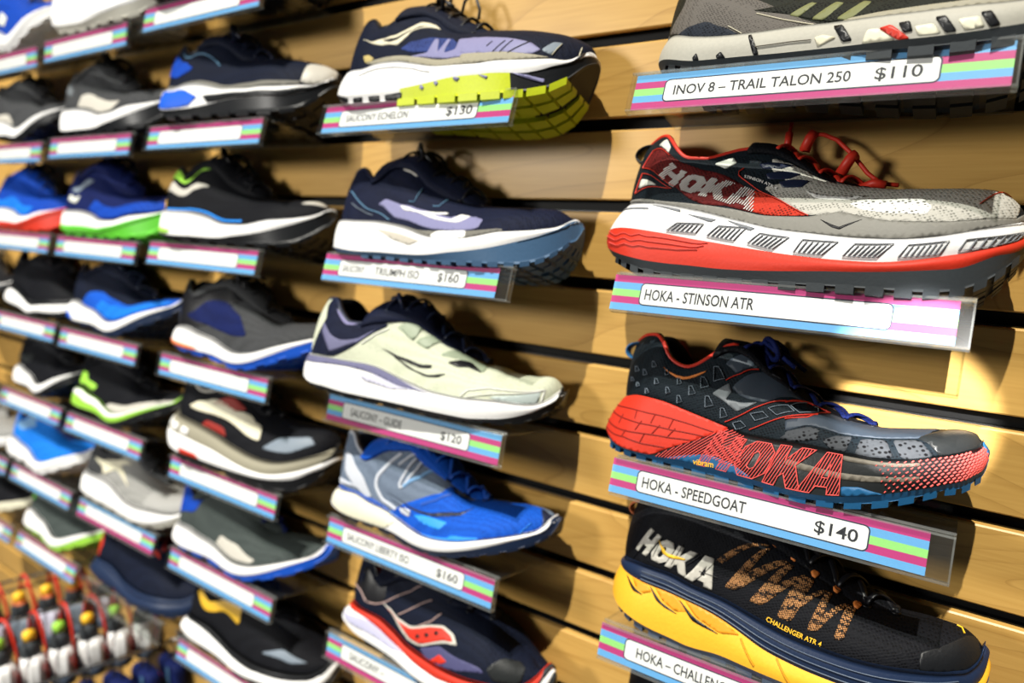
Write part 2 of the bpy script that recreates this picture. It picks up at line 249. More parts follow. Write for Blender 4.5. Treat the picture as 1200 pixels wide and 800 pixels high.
SHOES['challenger'] = dict(
 feather=[(.0068,.052),(.0309,.0573),(.0585,.0582),(.0828,.0541),(.1101,.0515),(.1372,.0467),(.164,.043),(.1875,.0423),(.2104,.0428),(.2317,.0448),(.2522,.0476),(.2718,.0509),(.283,.0551),(.288,.0641),(.289,.0682)],
 bands=[('midsole',[(.0053,.0451),(.0252,.0447),(.052,.0441),(.0787,.0421),(.1042,.0383),(.1245,.0327),(.1471,.0259),(.1714,.0235),(.1902,.023),(.2192,.0234),(.2457,.0271),(.2703,.0347),(.2845,.0431),(.2906,.0553),(.2913,.0618)],.001,.002),('midsole_base',[(.0,.0223),(.0144,.015),(.033,.0107),(.0497,.0079),(.0727,.0061),(.0865,.005),(.1169,.0076),(.1432,.0073),(.1673,.0079),(.1922,.0092),(.221,.0105),(.2474,.0138),(.2719,.022),(.2882,.0337),(.2928,.0489)],.001,.002),('outsole',[(.0037,.0153),(.0172,.011),(.036,.0063),(.0519,.0033),(.0733,.0015),(.0872,.0),(.1176,.0017),(.1438,.0019),(.1679,.0026),(.1928,.0041),(.2216,.0056),(.248,.0091),(.2724,.018),(.2896,.0303),(.2941,.047)],-.003,.0)],
 T=[(.0133,.0,.107),(.0237,.012,.1168),(.0345,.02,.122),(.0484,.027,.1178),(.0634,.03,.1145),(.0796,.029,.1156),(.0949,.025,.1198),(.1119,.022,.1209),(.1262,.02,.1157),(.1385,.018,.1081),(.1555,.017,.1007),(.172,.016,.0929),(.1888,.015,.0842),(.2048,.012,.0765),(.2222,.005,.0751),(.2347,.0,.0747),(.2539,.0,.0761),(.2708,.0,.0762),(.2797,.0,.0736),(.2861,.0,.0683),(.2887,.0,.0642)],
 tongue=[(.1051,.1271),(.1313,.1205),(.1498,.1124),(.1672,.103),(.1893,.0927),(.2147,.0829),(.2306,.0747)],
 loc=(.4604,-.053,-.2943),
 tilt=.1983,
 yaw=.0,
 shelf=(0,-4),
 decals=[
  ('hoka','logo_lettering','silver_film','U',[(.205,.485),(.388,.408),(.393,.107),(.167,.22)],'solid'),
  ('poly','logo_bird','yellow_film','U',[(.246,.427),(.277,.324),(.323,.344),(.322,.329),(.287,.286),(.267,.309)],1.3),
  ('line','logo_crack','black_film','U',[(.159,.071),(.205,.314)],.5),
  ('line','logo_crack','black_film','U',[(.254,.459),(.241,.23)],.5),
  ('line','logo_crack','black_film','U',[(.293,.218),(.31,.473)],.5),
  ('line','logo_crack','black_film','U',[(.328,.297),(.356,.427)],.5),
  ('line','logo_crack','black_film','U',[(.349,.138),(.382,.374)],.5),
  ('line','logo_crack','black_film','U',[(.357,.273),(.396,.264)],.5),
  ('poly','printed_zigzag','orange_dot_mesh','U',[(.459,.726),(.473,.774),(.399,.388),(.384,.405)],.5),
  ('poly','printed_zigzag','orange_dot_mesh','U',[(.463,.687),(.476,.755),(.431,.207),(.41,.2)],.5),
  ('poly','printed_zigzag','orange_dot_mesh','U',[(.5,.716),(.512,.716),(.436,.221),(.414,.217)],.5),
  ('poly','printed_zigzag','orange_dot_mesh','U',[(.508,.696),(.52,.721),(.482,.209),(.459,.188)],.5),
  ('poly','printed_zigzag','orange_dot_mesh','U',[(.537,.692),(.549,.704),(.485,.219),(.465,.21)],.5),
  ('poly','printed_zigzag','orange_dot_mesh','U',[(.547,.659),(.558,.702),(.536,.186),(.514,.17)],.5),
  ('poly','printed_zigzag','orange_dot_mesh','U',[(.533,.666),(.548,.7),(.534,.197),(.511,.178)],.5),
  ('poly','printed_zigzag','orange_dot_mesh','U',[(.545,.694),(.557,.734),(.538,.185),(.517,.183)],.5),
  ('poly','printed_zigzag','orange_dot_mesh','U',[(.58,.698),(.59,.737),(.581,.201),(.564,.177)],.5),
  ('poly','printed_zigzag','orange_dot_mesh','U',[(.574,.686),(.585,.724),(.53,.187),(.518,.2)],.5),
  ('poly','printed_zigzag','orange_dot_mesh','U',[(.617,.733),(.633,.749),(.625,.221),(.609,.194)],.5),
  ('poly','printed_zigzag','orange_dot_mesh','U',[(.612,.721),(.621,.746),(.581,.199),(.567,.203)],.5),
  ('poly','eyelet_loop','orange_film','U',[(.469,.849),(.475,1.0),(.484,.912),(.48,.795),(.473,.796)],1.2),
  ('poly','eyelet_loop','orange_film','U',[(.506,.834),(.512,.987),(.521,.889),(.517,.777),(.51,.779)],1.2),
  ('poly','eyelet_loop','orange_film','U',[(.546,.812),(.552,.936),(.56,.874),(.556,.758),(.55,.758)],1.2),
  ('poly','eyelet_loop','orange_film','U',[(.586,.854),(.591,1.0),(.599,.941),(.596,.788),(.589,.786)],1.2),
  ('poly','eyelet_loop','orange_film','U',[(.623,.846),(.629,.978),(.638,.854),(.634,.744),(.627,.765)],1.2),
  ('text','model_lettering','yellow_film','U','CHALLENGER ATR 4',[(.496,.07),(.592,.043),(.593,.109),(.497,.134)]),
  ('poly','toe_cap','black_rubber','U',[(.758,.3),(.803,.417),(.915,1.0),(.963,.0),(.933,.0),(.841,.0),(.764,.0)],.8),
  ('line','toe_loop','yellow_film','U',[(.835,.991),(.85,.957),(.859,.779)],.9),
  ('stline','midsole_rib','steel_rubber','W0',[(.22,.3),(.85,.3)],.8),
  ('stline','midsole_rib','steel_rubber','W0',[(.22,.55),(.85,.55)],.8),
  ('stline','midsole_rib','steel_rubber','W0',[(.22,.8),(.85,.8)],.8),
  ('poly','midsole_slit','black_rubber','W1',[(.153,.027),(.205,.22),(.241,.293),(.204,.307)],.7),
  ('poly','midsole_slit','black_rubber','W1',[(.249,.004),(.291,.275),(.335,.38),(.302,.35),(.278,.274)],.7),
  ('poly','midsole_slit','black_rubber','W1',[(.326,.033),(.368,.281),(.422,.406),(.388,.395),(.365,.36)],.7),
  ('poly','midsole_facet','amber_foam','W1',[(.185,.006),(.235,.0),(.261,.131),(.24,.253),(.21,.189)],.5),  # deeper orange patches paint the shading of the yellow foam
  ('poly','midsole_facet','amber_foam','W1',[(.265,.0),(.319,.002),(.351,.22),(.329,.331),(.293,.226)],.5),
  ('poly','midsole_facet','amber_foam','W1',[(.34,.011),(.401,.0),(.457,.078),(.423,.362),(.371,.25)],.5),
  ('line','midsole_rib','amber_foam','W1',[(.458,.139),(.491,.752)],1.2),
  ('line','midsole_rib','amber_foam','W1',[(.523,.043),(.553,.855)],1.2)])
SHOES['echelon'] = dict(
 feather=[(.007,.0384),(.0501,.0352),(.068,.0399),(.0927,.0412),(.116,.0375),(.1408,.032),(.1663,.0294),(.1976,.0277),(.211,.0288),(.2393,.0304),(.2629,.0351),(.2778,.0396),(.2853,.05),(.288,.053)],
 bands=[('midsole',[(.0,.0203),(.0421,.008),(.067,.0088),(.0916,.0105),(.1135,.013),(.1387,.0147),(.1705,.0168),(.199,.0166),(.2141,.0174),(.2356,.0174),(.2526,.0204),(.2651,.0264),(.2793,.0356),(.2884,.0473),(.2911,.0502)],.001,.002),('outsole',[(.0026,.0154),(.0437,.0016),(.0689,.0016),(.0937,.0022),(.143,.0018),(.1857,.0),(.2222,.0006),(.2454,.0031),(.265,.0102),(.2789,.0227),(.2891,.04),(.2935,.0462)],-.003,.0)],
 T=[(.0038,.0,.1055),(.0205,.012,.103),(.0363,.02,.0994),(.0556,.028,.0852),(.0652,.029,.0856),(.0739,.027,.0934),(.0881,.022,.1001),(.1046,.02,.1011),(.1204,.018,.0954),(.1358,.017,.084),(.1502,.014,.0792),(.1618,.009,.0802),(.1793,.0,.0839),(.205,.0,.0802),(.2379,.0,.0764),(.2662,.0,.0706),(.2765,.0,.0658)],
 tongue=[(.0787,.1182),(.0929,.1187),(.1069,.1145),(.1305,.1041),(.1531,.0949),(.1698,.0873),(.1854,.0826)],
 loc=(.1154,-.0702,.1682),
 tilt=.2987,
 yaw=.0873,
 shelf=(1,2),
 decals=[
  ('poly','side_logo','cream_film','U',[(.216,.491),(.307,.54),(.352,.491),(.38,.546),(.412,.64),(.46,.657),(.473,.642),(.438,.579),(.399,.528),(.38,.418),(.363,.344),(.322,.415),(.273,.505)],.8),
  ('poly','side_logo','black_film','U',[(.314,.506),(.354,.45),(.383,.513),(.412,.58),(.437,.6),(.398,.543),(.377,.474),(.359,.419),(.339,.416)],1.0),
  ('poly','blue_mesh','blue_mesh','U',[(.375,.284),(.4,.378),(.425,.399),(.511,.575),(.535,.446),(.53,.288),(.456,.267),(.408,.238)],.4),
  ('poly','forefoot_overlay','lavender_film','U',[(.457,.257),(.463,.376),(.468,.468),(.478,.494),(.487,.3),(.496,.428),(.501,.545),(.509,.547),(.505,.294),(.535,.332),(.532,.548),(.579,.488),(.605,.159),(.492,.212),(.402,.168)],.5),
  ('poly','forefoot_overlay','lavender_film','U',[(.55,.309),(.56,.493),(.641,.391),(.737,.277),(.771,.161),(.75,.097),(.638,.151),(.555,.233)],.5),
  ('poly','forefoot_overlay','steel_film','U',[(.771,.161),(.799,.315),(.832,.339),(.804,.08)],.5),
  ('poly','rand','taupe_pale','U',[(.266,.192),(.329,.193),(.402,.178),(.475,.179),(.536,.175),(.606,.144),(.611,.035),(.537,.062),(.479,.066),(.423,.064),(.368,.082),(.305,.086)],.7),
  ('poly','rand','taupe_pale','U',[(.556,.215),(.638,.151),(.75,.091),(.801,.049),(.722,.024),(.644,.035),(.563,.076)],.7),
  ('poly','heel_emblem','gold_film','U',[(.25,.292),(.273,.322),(.294,.243),(.289,.183),(.262,.206)],.8),
  ('line','overlay_line','black_film','U',[(.622,.255),(.633,.32)],.6),
  ('line','overlay_line','black_film','U',[(.644,.149),(.668,.302)],.6),
  ('line','overlay_line','black_film','U',[(.663,.13),(.688,.303)],.6),
  ('line','overlay_line','black_film','U',[(.685,.114),(.736,.29)],.6),
  ('line','overlay_line','cream_film','U',[(.804,.08),(.826,.299)],.6),
  ('line','toe_line','cream_film','U',[(.873,.026),(.897,.061),(.904,.275)],.9),
  ('poly','crash_slot','black_rubber','W1',[(.062,.202),(.239,.27),(.226,1.0),(.189,1.0)],.5),
  ('poly','crash_slot','black_rubber','W1',[(.261,.372),(.296,.309),(.288,.991),(.252,1.0)],.5),
  ('poly','crash_slot','black_rubber','W1',[(.316,.33),(.352,.321),(.347,1.0),(.313,.968)],.5),
  ('poly','crash_slot','black_rubber','W1',[(.368,.352),(.417,.293),(.411,.974),(.364,.974)],.5),
  ('poly','sole_web','lavender_film','W1',[(.473,.0),(.48,.261),(.476,.416),(.468,.257)],.8),
  ('poly','sole_web','lavender_film','W1',[(.514,.0),(.52,.172),(.514,.317),(.508,.111)],.8),
  ('poly','sole_web','lavender_film','W1',[(.564,.0),(.579,.086),(.571,.26),(.561,.123)],.8),
  ('poly','sole_web','lavender_film','W1',[(.628,.0),(.65,.153),(.646,.291),(.627,.0)],.8),
  ('poly','sole_web','lavender_film','W1',[(.713,.0),(.747,.122),(.791,.529),(.79,.727),(.743,.277),(.712,.0)],.8),
  ('poly','toe_guard','black_rubber','W0',[(.751,1.0),(.792,.971),(.872,.732),(.921,.0),(.93,.0),(.94,.0),(.888,1.0),(.822,1.0),(.775,1.0)],.8),
  ('line','crash_line','groove_grey','W0',[(.264,.309),(.324,.24),(.38,.227),(.44,.262),(.493,.431)],.4)])
SHOES['triumph'] = dict(
 feather=[(.0016,.0381),(.0463,.0358),(.0714,.0364),(.0981,.0344),(.1215,.0305),(.1396,.0256),(.1568,.0226),(.191,.0224),(.2172,.0271),(.2313,.0311),(.2474,.034),(.2689,.0399),(.28,.0455),(.2862,.0524),(.2882,.0557)],
 bands=[('midsole',[(.0,.0094),(.0551,.0032),(.0958,.0043),(.1371,.0042),(.1614,.0056),(.18,.008),(.2029,.0109),(.2344,.0179),(.2499,.0237),(.2708,.0341),(.2827,.043),(.2892,.0509),(.2919,.055)],.001,.002),('outsole',[(.0026,.0047),(.0559,.0005),(.0968,.0007),(.1379,.0),(.1672,.0),(.1963,.0007),(.2377,.0026),(.2581,.0056),(.2778,.016),(.2905,.0326),(.2956,.0448),(.2961,.0512)],-.003,.0)],
 T=[(-.0015,.0,.0922),(.0132,.012,.0973),(.0288,.02,.0986),(.0472,.028,.0874),(.0586,.03,.0822),(.0673,.029,.0868),(.0729,.026,.096),(.08,.022,.1031),(.0943,.021,.1026),(.1093,.019,.0952),(.1197,.018,.0856),(.1448,.016,.0742),(.1749,.011,.0661),(.1885,.0,.0673),(.2139,.0,.066),(.2408,.0,.0668),(.2632,.0,.0668),(.274,.0,.0631),(.2782,.0,.06)],
 tongue=[(.0612,.1137),(.078,.1186),(.0953,.1196),(.1124,.1098),(.1247,.1001),(.1478,.095),(.1675,.0827),(.1879,.0699)],
 loc=(.1061,-.0686,.0169),
 tilt=.2743,
 yaw=.0698,
 shelf=(1,0),
 decals=[
  ('poly','side_fade','lavender_film','U',[(.338,.348),(.356,.385),(.41,.337),(.492,.422),(.583,.375),(.634,.376),(.648,.142),(.516,.181),(.458,.183),(.401,.164)],.4),
  ('poly','side_fade','lavender_film','U',[(.564,.407),(.61,.403),(.654,.305),(.647,.15),(.577,.184)],.4),
  ('poly','side_logo','white_film','U',[(.406,.328),(.449,.347),(.493,.406),(.55,.46),(.55,.431),(.504,.383),(.565,.344),(.587,.442),(.614,.392),(.588,.291),(.535,.319),(.468,.347),(.423,.285)],.8),
  ('poly','rand','warm_grey_film','U',[(.189,.001),(.329,.068),(.389,.062),(.462,.075),(.518,.153),(.649,.121),(.654,.0),(.522,.005),(.484,.0),(.443,.0),(.389,.0),(.323,.0)],.6),
  ('poly','rand','warm_grey_film','U',[(.578,.166),(.713,.068),(.721,.02),(.664,.031),(.582,.051)],.6),
  ('poly','rand_patch','white_film','U',[(.518,.078),(.536,.15),(.616,.146),(.619,.026),(.519,.0)],.9),
  ('poly','eyestay_patch','silver_film','U',[(.369,.853),(.397,.852),(.436,.885),(.427,.74),(.388,.761)],.8),
  ('line','heel_line','sky_film','U',[(.201,.475),(.269,.386),(.326,.277),(.383,.119)],1.0),
  ('line','heel_line','steel_film','U',[(.231,.328),(.288,.271),(.328,.196)],.8),
  ('line','eyestay_line','sky_film','U',[(.429,.404),(.444,.432),(.453,.667)],.7),
  ('line','eyestay_line','sky_film','U',[(.499,.506),(.516,.531),(.529,.718)],.7),
  ('poly','midsole_recess','beige_foam','W0',[(.353,.254),(.428,.264),(.498,.325),(.468,.628),(.414,.528)],.4),  # beige patch puts the shade of a recess into the white midsole's colour
  ('poly','toe_guard','slate_blue_rubber','W0',[(.754,1.0),(.828,.979),(.885,.661),(.957,.0),(.94,.404),(.885,1.0),(.808,1.0)],.9)])
SHOES['guide'] = dict(
 feather=[(.0048,.0376),(.0439,.0391),(.069,.0394),(.0912,.0395),(.1115,.0377),(.1289,.0335),(.1505,.0289),(.1766,.024),(.1948,.0232),(.2139,.023),(.2335,.0245),(.2516,.0256),(.2716,.0252),(.2858,.027),(.2966,.0348),(.301,.0406)],
 bands=[('midsole',[(.0,.0174),(.0255,.0102),(.0496,.0085),(.0684,.0065),(.0971,.0055),(.1246,.0052),(.1623,.0048),(.1833,.0045),(.217,.0045),(.2398,.0068),(.2604,.0104),(.2756,.0159),(.2878,.0224),(.2993,.032),(.3048,.0395)],.001,.002),('outsole',[(.0017,.0138),(.0251,.0073),(.0502,.0045),(.069,.0024),(.0978,.0012),(.1252,.0009),(.1629,.0001),(.1839,.0),(.2175,.0009),(.2404,.0032),(.2613,.0056),(.2816,.0117),(.2975,.0244),(.3052,.0362),(.3066,.0449)],-.003,.0)],
 T=[(.0124,.0,.0939),(.0242,.012,.1021),(.0357,.019,.1028),(.0517,.028,.0889),(.066,.031,.0798),(.0792,.03,.0804),(.0962,.027,.0879),(.1118,.024,.0909),(.1257,.022,.0937),(.1401,.02,.0928),(.1554,.018,.0849),(.1706,.016,.0762),(.1902,.013,.0673),(.2044,.008,.0622),(.2221,.0,.0568),(.2367,.0,.0553),(.2495,.0,.0519),(.27,.0,.0515),(.2861,.0,.0536),(.2948,.0,.0501),(.298,.0,.0463)],
 tongue=[(.0835,.1003),(.0892,.1057),(.114,.1114),(.1362,.1102),(.1529,.102),(.1607,.091),(.1727,.0852),(.1976,.0713),(.222,.0576)],
 loc=(.089,-.106,-.1277),
 tilt=.1955,
 yaw=.2356,
 shelf=(1,-2),
 decals=[
  ('poly','heel_counter','navy_knit','U',[(.111,.052),(.142,.199),(.17,.396),(.193,.551),(.162,.739),(.172,.977),(.233,.869),(.261,.868),(.301,.895),(.332,.91),(.365,.906),(.406,.693),(.343,.458),(.263,.084)],.5),
  ('poly','heel_inset','heather_film','U',[(.184,.507),(.245,.451),(.292,.471),(.335,.521),(.38,.633),(.342,.476),(.302,.377),(.255,.197),(.232,.313),(.194,.407)],.8),
  ('poly','collar_patch','lilac_film','U',[(.22,.83),(.254,.951),(.297,.999),(.321,.962),(.304,.826),(.268,.791)],.8),
  ('poly','side_logo','black_film','U',[(.404,.369),(.455,.319),(.516,.332),(.541,.392),(.542,.347),(.515,.289),(.453,.285)],.8),
  ('poly','side_logo','black_film','U',[(.44,.298),(.501,.235),(.541,.245),(.582,.343),(.565,.257),(.535,.214),(.485,.225)],.8),
  ('poly','side_logo','black_film','U',[(.574,.517),(.599,.661),(.621,.715),(.662,.56),(.623,.581),(.602,.507)],.8),
  ('poly','eyestay_panel','sage_film','U',[(.428,.668),(.476,.941),(.493,.914),(.48,.543),(.463,.564)],.8),
  ('poly','eyestay_panel','sage_film','U',[(.484,.55),(.523,.886),(.542,.873),(.517,.548)],.8),
  ('poly','eyestay_panel','sage_film','U',[(.55,.575),(.575,.843),(.614,.875),(.66,.825),(.664,.564),(.598,.677)],.6),
  ('poly','toe_side','mist_film','U',[(.7,.062),(.856,.328),(.851,.041),(.75,.0)],.5),
  ('line','toe_line','white_film','U',[(.632,.037),(.647,.157),(.703,.242),(.871,.347),(.862,.063)],1.0),
  ('line','toe_line','white_film','U',[(.643,.026),(.77,.221),(.868,.336)],.7),
  ('line','stitch_line','white_film','U',[(.349,.422),(.372,.504),(.374,.537),(.41,.646)],1.2),
  ('poly','midsole_lip','heather_film','W0',[(.095,.011),(.312,.019),(.412,.013),(.455,.019),(.515,.112),(.556,.118),(.477,.293),(.409,.231),(.316,.168),(.028,.359)],.6),
  ('poly','midsole_recess','pale_lilac','W0',[(.367,.394),(.417,.234),(.467,.176),(.517,.235),(.456,.52),(.39,.524)],.4)])
SHOES['liberty'] = dict(
 feather=[(.0079,.0316),(.0544,.0366),(.0769,.0318),(.1058,.0278),(.1365,.02),(.1575,.0167),(.184,.0191),(.2065,.0241),(.2276,.031),(.251,.0387),(.2693,.0451),(.2814,.0507),(.2863,.057),(.2894,.0621)],
 bands=[('midsole',[(.0,.0162),(.0238,.0137),(.0415,.0112),(.0602,.0098),(.0927,.0097),(.1147,.0089),(.1358,.006),(.1495,.0045),(.1684,.0053),(.1879,.0088),(.2147,.0173),(.2391,.0271),(.2594,.0363),(.2775,.045),(.2881,.0526),(.2935,.0615)],.001,.002),('outsole',[(.0019,.0135),(.0257,.0109),(.0434,.0083),(.0608,.0069),(.0935,.0061),(.1146,.0045),(.1359,.0013),(.1502,.0),(.1691,.0003),(.1888,.0037),(.2158,.0115),(.2448,.0216),(.2713,.0326),(.2879,.0439),(.2947,.054),(.2969,.0641)],-.003,.0)],
 T=[(.0042,.0,.0893),(.0158,.012,.0996),(.0253,.018,.0988),(.0429,.028,.0867),(.0595,.031,.0805),(.0708,.029,.0856),(.0783,.026,.0928),(.0863,.023,.0972),(.1146,.02,.1027),(.1329,.018,.0909),(.1562,.016,.0814),(.1819,.012,.0669),(.1972,.005,.0611),(.2115,.0,.0619),(.2324,.0,.0642),(.2589,.0,.067),(.273,.0,.0668),(.2806,.0,.0624)],
 tongue=[(.0622,.1007),(.0921,.1106),(.123,.1087),(.1523,.0952),(.1681,.0832),(.1866,.073),(.2113,.0628)],
 loc=(.0944,-.0711,-.2889),
 tilt=.2029,
 yaw=.0873,
 shelf=(1,-4),
 decals=[
  ('poly','forefoot','royal_mesh','U',[(.403,.065),(.439,.237),(.491,.407),(.547,.572),(.569,.826),(.584,.767),(.624,.81),(.659,1.0),(.726,1.0),(.821,1.0),(.921,1.0),(1.0,.692),(.922,.025),(.894,.0),(.823,.021),(.757,.004),(.687,.01),(.534,.0),(.515,.0),(.469,.0)],.4),
  ('poly','side_patch','bright_blue','U',[(.482,.217),(.51,.266),(.59,.289),(.567,.152),(.509,.181)],.6),
  ('poly','side_patch','pale_grey_film','U',[(.431,.18),(.45,.228),(.47,.243),(.469,.161),(.443,.14)],.6),
  ('poly','side_stripe','navy_film','U',[(.375,.305),(.448,.269),(.536,.316),(.61,.481),(.649,.658),(.614,.425),(.547,.29),(.459,.256)],.7),
  ('poly','side_stripe','navy_film','U',[(.398,.24),(.452,.198),(.532,.21),(.483,.202)],.7),
  ('poly','heel_strap','pale_grey_film','U',[(.165,.558),(.231,.63),(.298,.475),(.338,.181),(.318,.147),(.276,.229),(.142,.13),(.047,.206),(.267,.26),(.189,.368)],.8),
  ('line','side_strap','pale_grey_film','U',[(.408,.735),(.374,.598),(.346,.469),(.347,.343),(.375,.19),(.422,.145)],4.2),
  ('line','eyestay','pale_grey_film','U',[(.407,.595),(.43,.691),(.46,.858),(.478,.905),(.463,.639),(.434,.405),(.422,.356),(.419,.417),(.434,.547),(.455,.753)],3.2),
  ('line','eyestay','pale_blue_film','U',[(.434,.405),(.476,.6),(.525,.93)],4.0),
  ('line','eyestay','royal_film','U',[(.499,.36),(.54,.476),(.574,.671)],4.0),
  ('poly','rand','sky_blue','U',[(.403,.057),(.489,.018),(.549,.045),(.631,.065),(.688,.028),(.689,.0),(.578,.0),(.515,.0),(.469,.0),(.399,.0)],.9),
  ('poly','rand','sky_blue','U',[(.61,.116),(.686,.047),(.689,.002),(.626,.005),(.581,.0)],.9),
  ('poly','heel_band','royal_film','U',[(.122,.07),(.144,.125),(.262,.125),(.338,.173),(.402,.082),(.398,.0),(.328,.03),(.259,.0)],.9),
  ('line','toe_line','sky_blue','U',[(.813,.037),(.85,.306)],.8),
  ('poly','toe_guard','navy_film','U',[(.882,.878),(.92,1.0),(1.0,.861),(.952,.0),(.915,.0),(.891,.0),(.904,.277)],.8),
  ('poly','heel_foam','cream_foam','W0',[(.126,.03),(.335,.002),(.405,.006),(.438,.204),(.408,1.0),(.302,1.0),(.232,1.0),(.138,.823)],.4)])
SHOES['redwing'] = dict(
 feather=[(.0135,.0387),(.0395,.0465),(.0802,.0461),(.1047,.04),(.1317,.0308),(.1752,.0291),(.2124,.0307),(.2409,.0339),(.2641,.0356),(.28,.0399),(.289,.0487),(.2934,.0574)],
 bands=[('midsole',[(.0114,.0336),(.0493,.0404),(.0824,.0357),(.1129,.0265),(.1447,.0187),(.1782,.0171),(.2014,.0197),(.24,.024),(.266,.0277),(.284,.0333),(.2933,.0447),(.2969,.0553)],.001,.002),('midsole_base',[(.0,.021),(.0264,.0218),(.0509,.0167),(.0874,.0133),(.1173,.0096),(.1341,.0068),(.158,.0047),(.2104,.0101),(.2521,.0122),(.2763,.0163),(.2926,.027),(.3,.044),(.3007,.0533)],.001,.002),('outsole',[(.002,.0183),(.0283,.0193),(.0514,.0134),(.0881,.0094),(.1178,.0057),(.1347,.002),(.1586,.0),(.2112,.0049),(.2531,.0073),(.2775,.0116),(.2939,.0225),(.3025,.0414),(.3029,.0524)],-.003,.0)],
 T=[(.0156,.0,.0957),(.0297,.012,.1112),(.0434,.02,.1136),(.0625,.028,.0905),(.075,.031,.0848),(.09,.029,.0922),(.0986,.025,.1001),(.1198,.021,.1048),(.1477,.02,.0964),(.1775,.017,.0917),(.2032,.012,.0883),(.2234,.0,.0851),(.2412,.0,.0741),(.2619,.0,.0637),(.2748,.0,.0582),(.2822,.0,.0518)],
 tongue=[(.074,.1002),(.1139,.1104),(.1543,.1046),(.1868,.0971),(.2081,.0925),(.2232,.086)],
 loc=(.0931,-.054,-.4523),
 tilt=.1812,
 yaw=.0,
 shelf=(1,-6),
 decals=[
  ('poly','side_logo','silver_film','U',[(.334,.453),(.397,.286),(.45,.302),(.509,.428),(.558,.495),(.595,.456),(.616,.343),(.581,.324),(.534,.246),(.493,.148),(.448,.118),(.408,.186)],.6),
  ('poly','side_logo','red_film','U',[(.354,.367),(.404,.26),(.451,.279),(.51,.407),(.556,.466),(.589,.424),(.599,.366),(.567,.34),(.533,.27),(.491,.179),(.454,.165),(.416,.224)],.9),
  ('poly','heel_panel','black_film','U',[(.229,.664),(.283,.782),(.333,.898),(.349,.497),(.276,.292),(.164,.368)],.3),
  ('poly','logo_dot','black_film','U',[(.473,.246),(.477,.272),(.484,.28),(.488,.259),(.483,.232),(.476,.225)],1.2),
  ('poly','logo_dot','black_film','U',[(.502,.313),(.506,.336),(.514,.342),(.518,.32),(.513,.297),(.506,.292)],1.2),
  ('poly','logo_dot','black_film','U',[(.534,.38),(.537,.403),(.545,.408),(.549,.386),(.544,.363),(.537,.359)],1.2),
  ('line','reflective_line','pink_grey_film','U',[(.275,.301),(.393,.55),(.425,.635),(.458,.811)],1.4),
  ('line','reflective_line','pink_grey_film','U',[(.4,.33),(.454,.518),(.499,.715)],1.4),
  ('line','reflective_line','pink_grey_film','U',[(.474,.353),(.517,.486),(.541,.62)],1.4),
  ('line','reflective_line','pink_grey_film','U',[(.029,.341),(.232,.321),(.266,.28)],1.4),
  ('poly','forefoot_patch','indigo_film','U',[(.493,.134),(.559,.265),(.612,.217),(.703,.179),(.717,.136),(.643,.072),(.57,.018),(.518,.0)],.4),
  ('poly','forefoot_emblem','red_film','U',[(.53,.009),(.564,.176),(.593,.128),(.577,.064)],.7),
  ('poly','toe_overlay','charcoal_rubber','U',[(.719,.21),(.763,.493),(.829,.611),(.856,.472),(.848,.099),(.749,.069)],.5),
  ('poly','midsole_recess','lavender_foam','W1',[(.088,.528),(.0,1.0),(.286,.0),(.394,.0),(.446,.048),(.408,.378),(.304,.543),(.208,.776)],.5)])
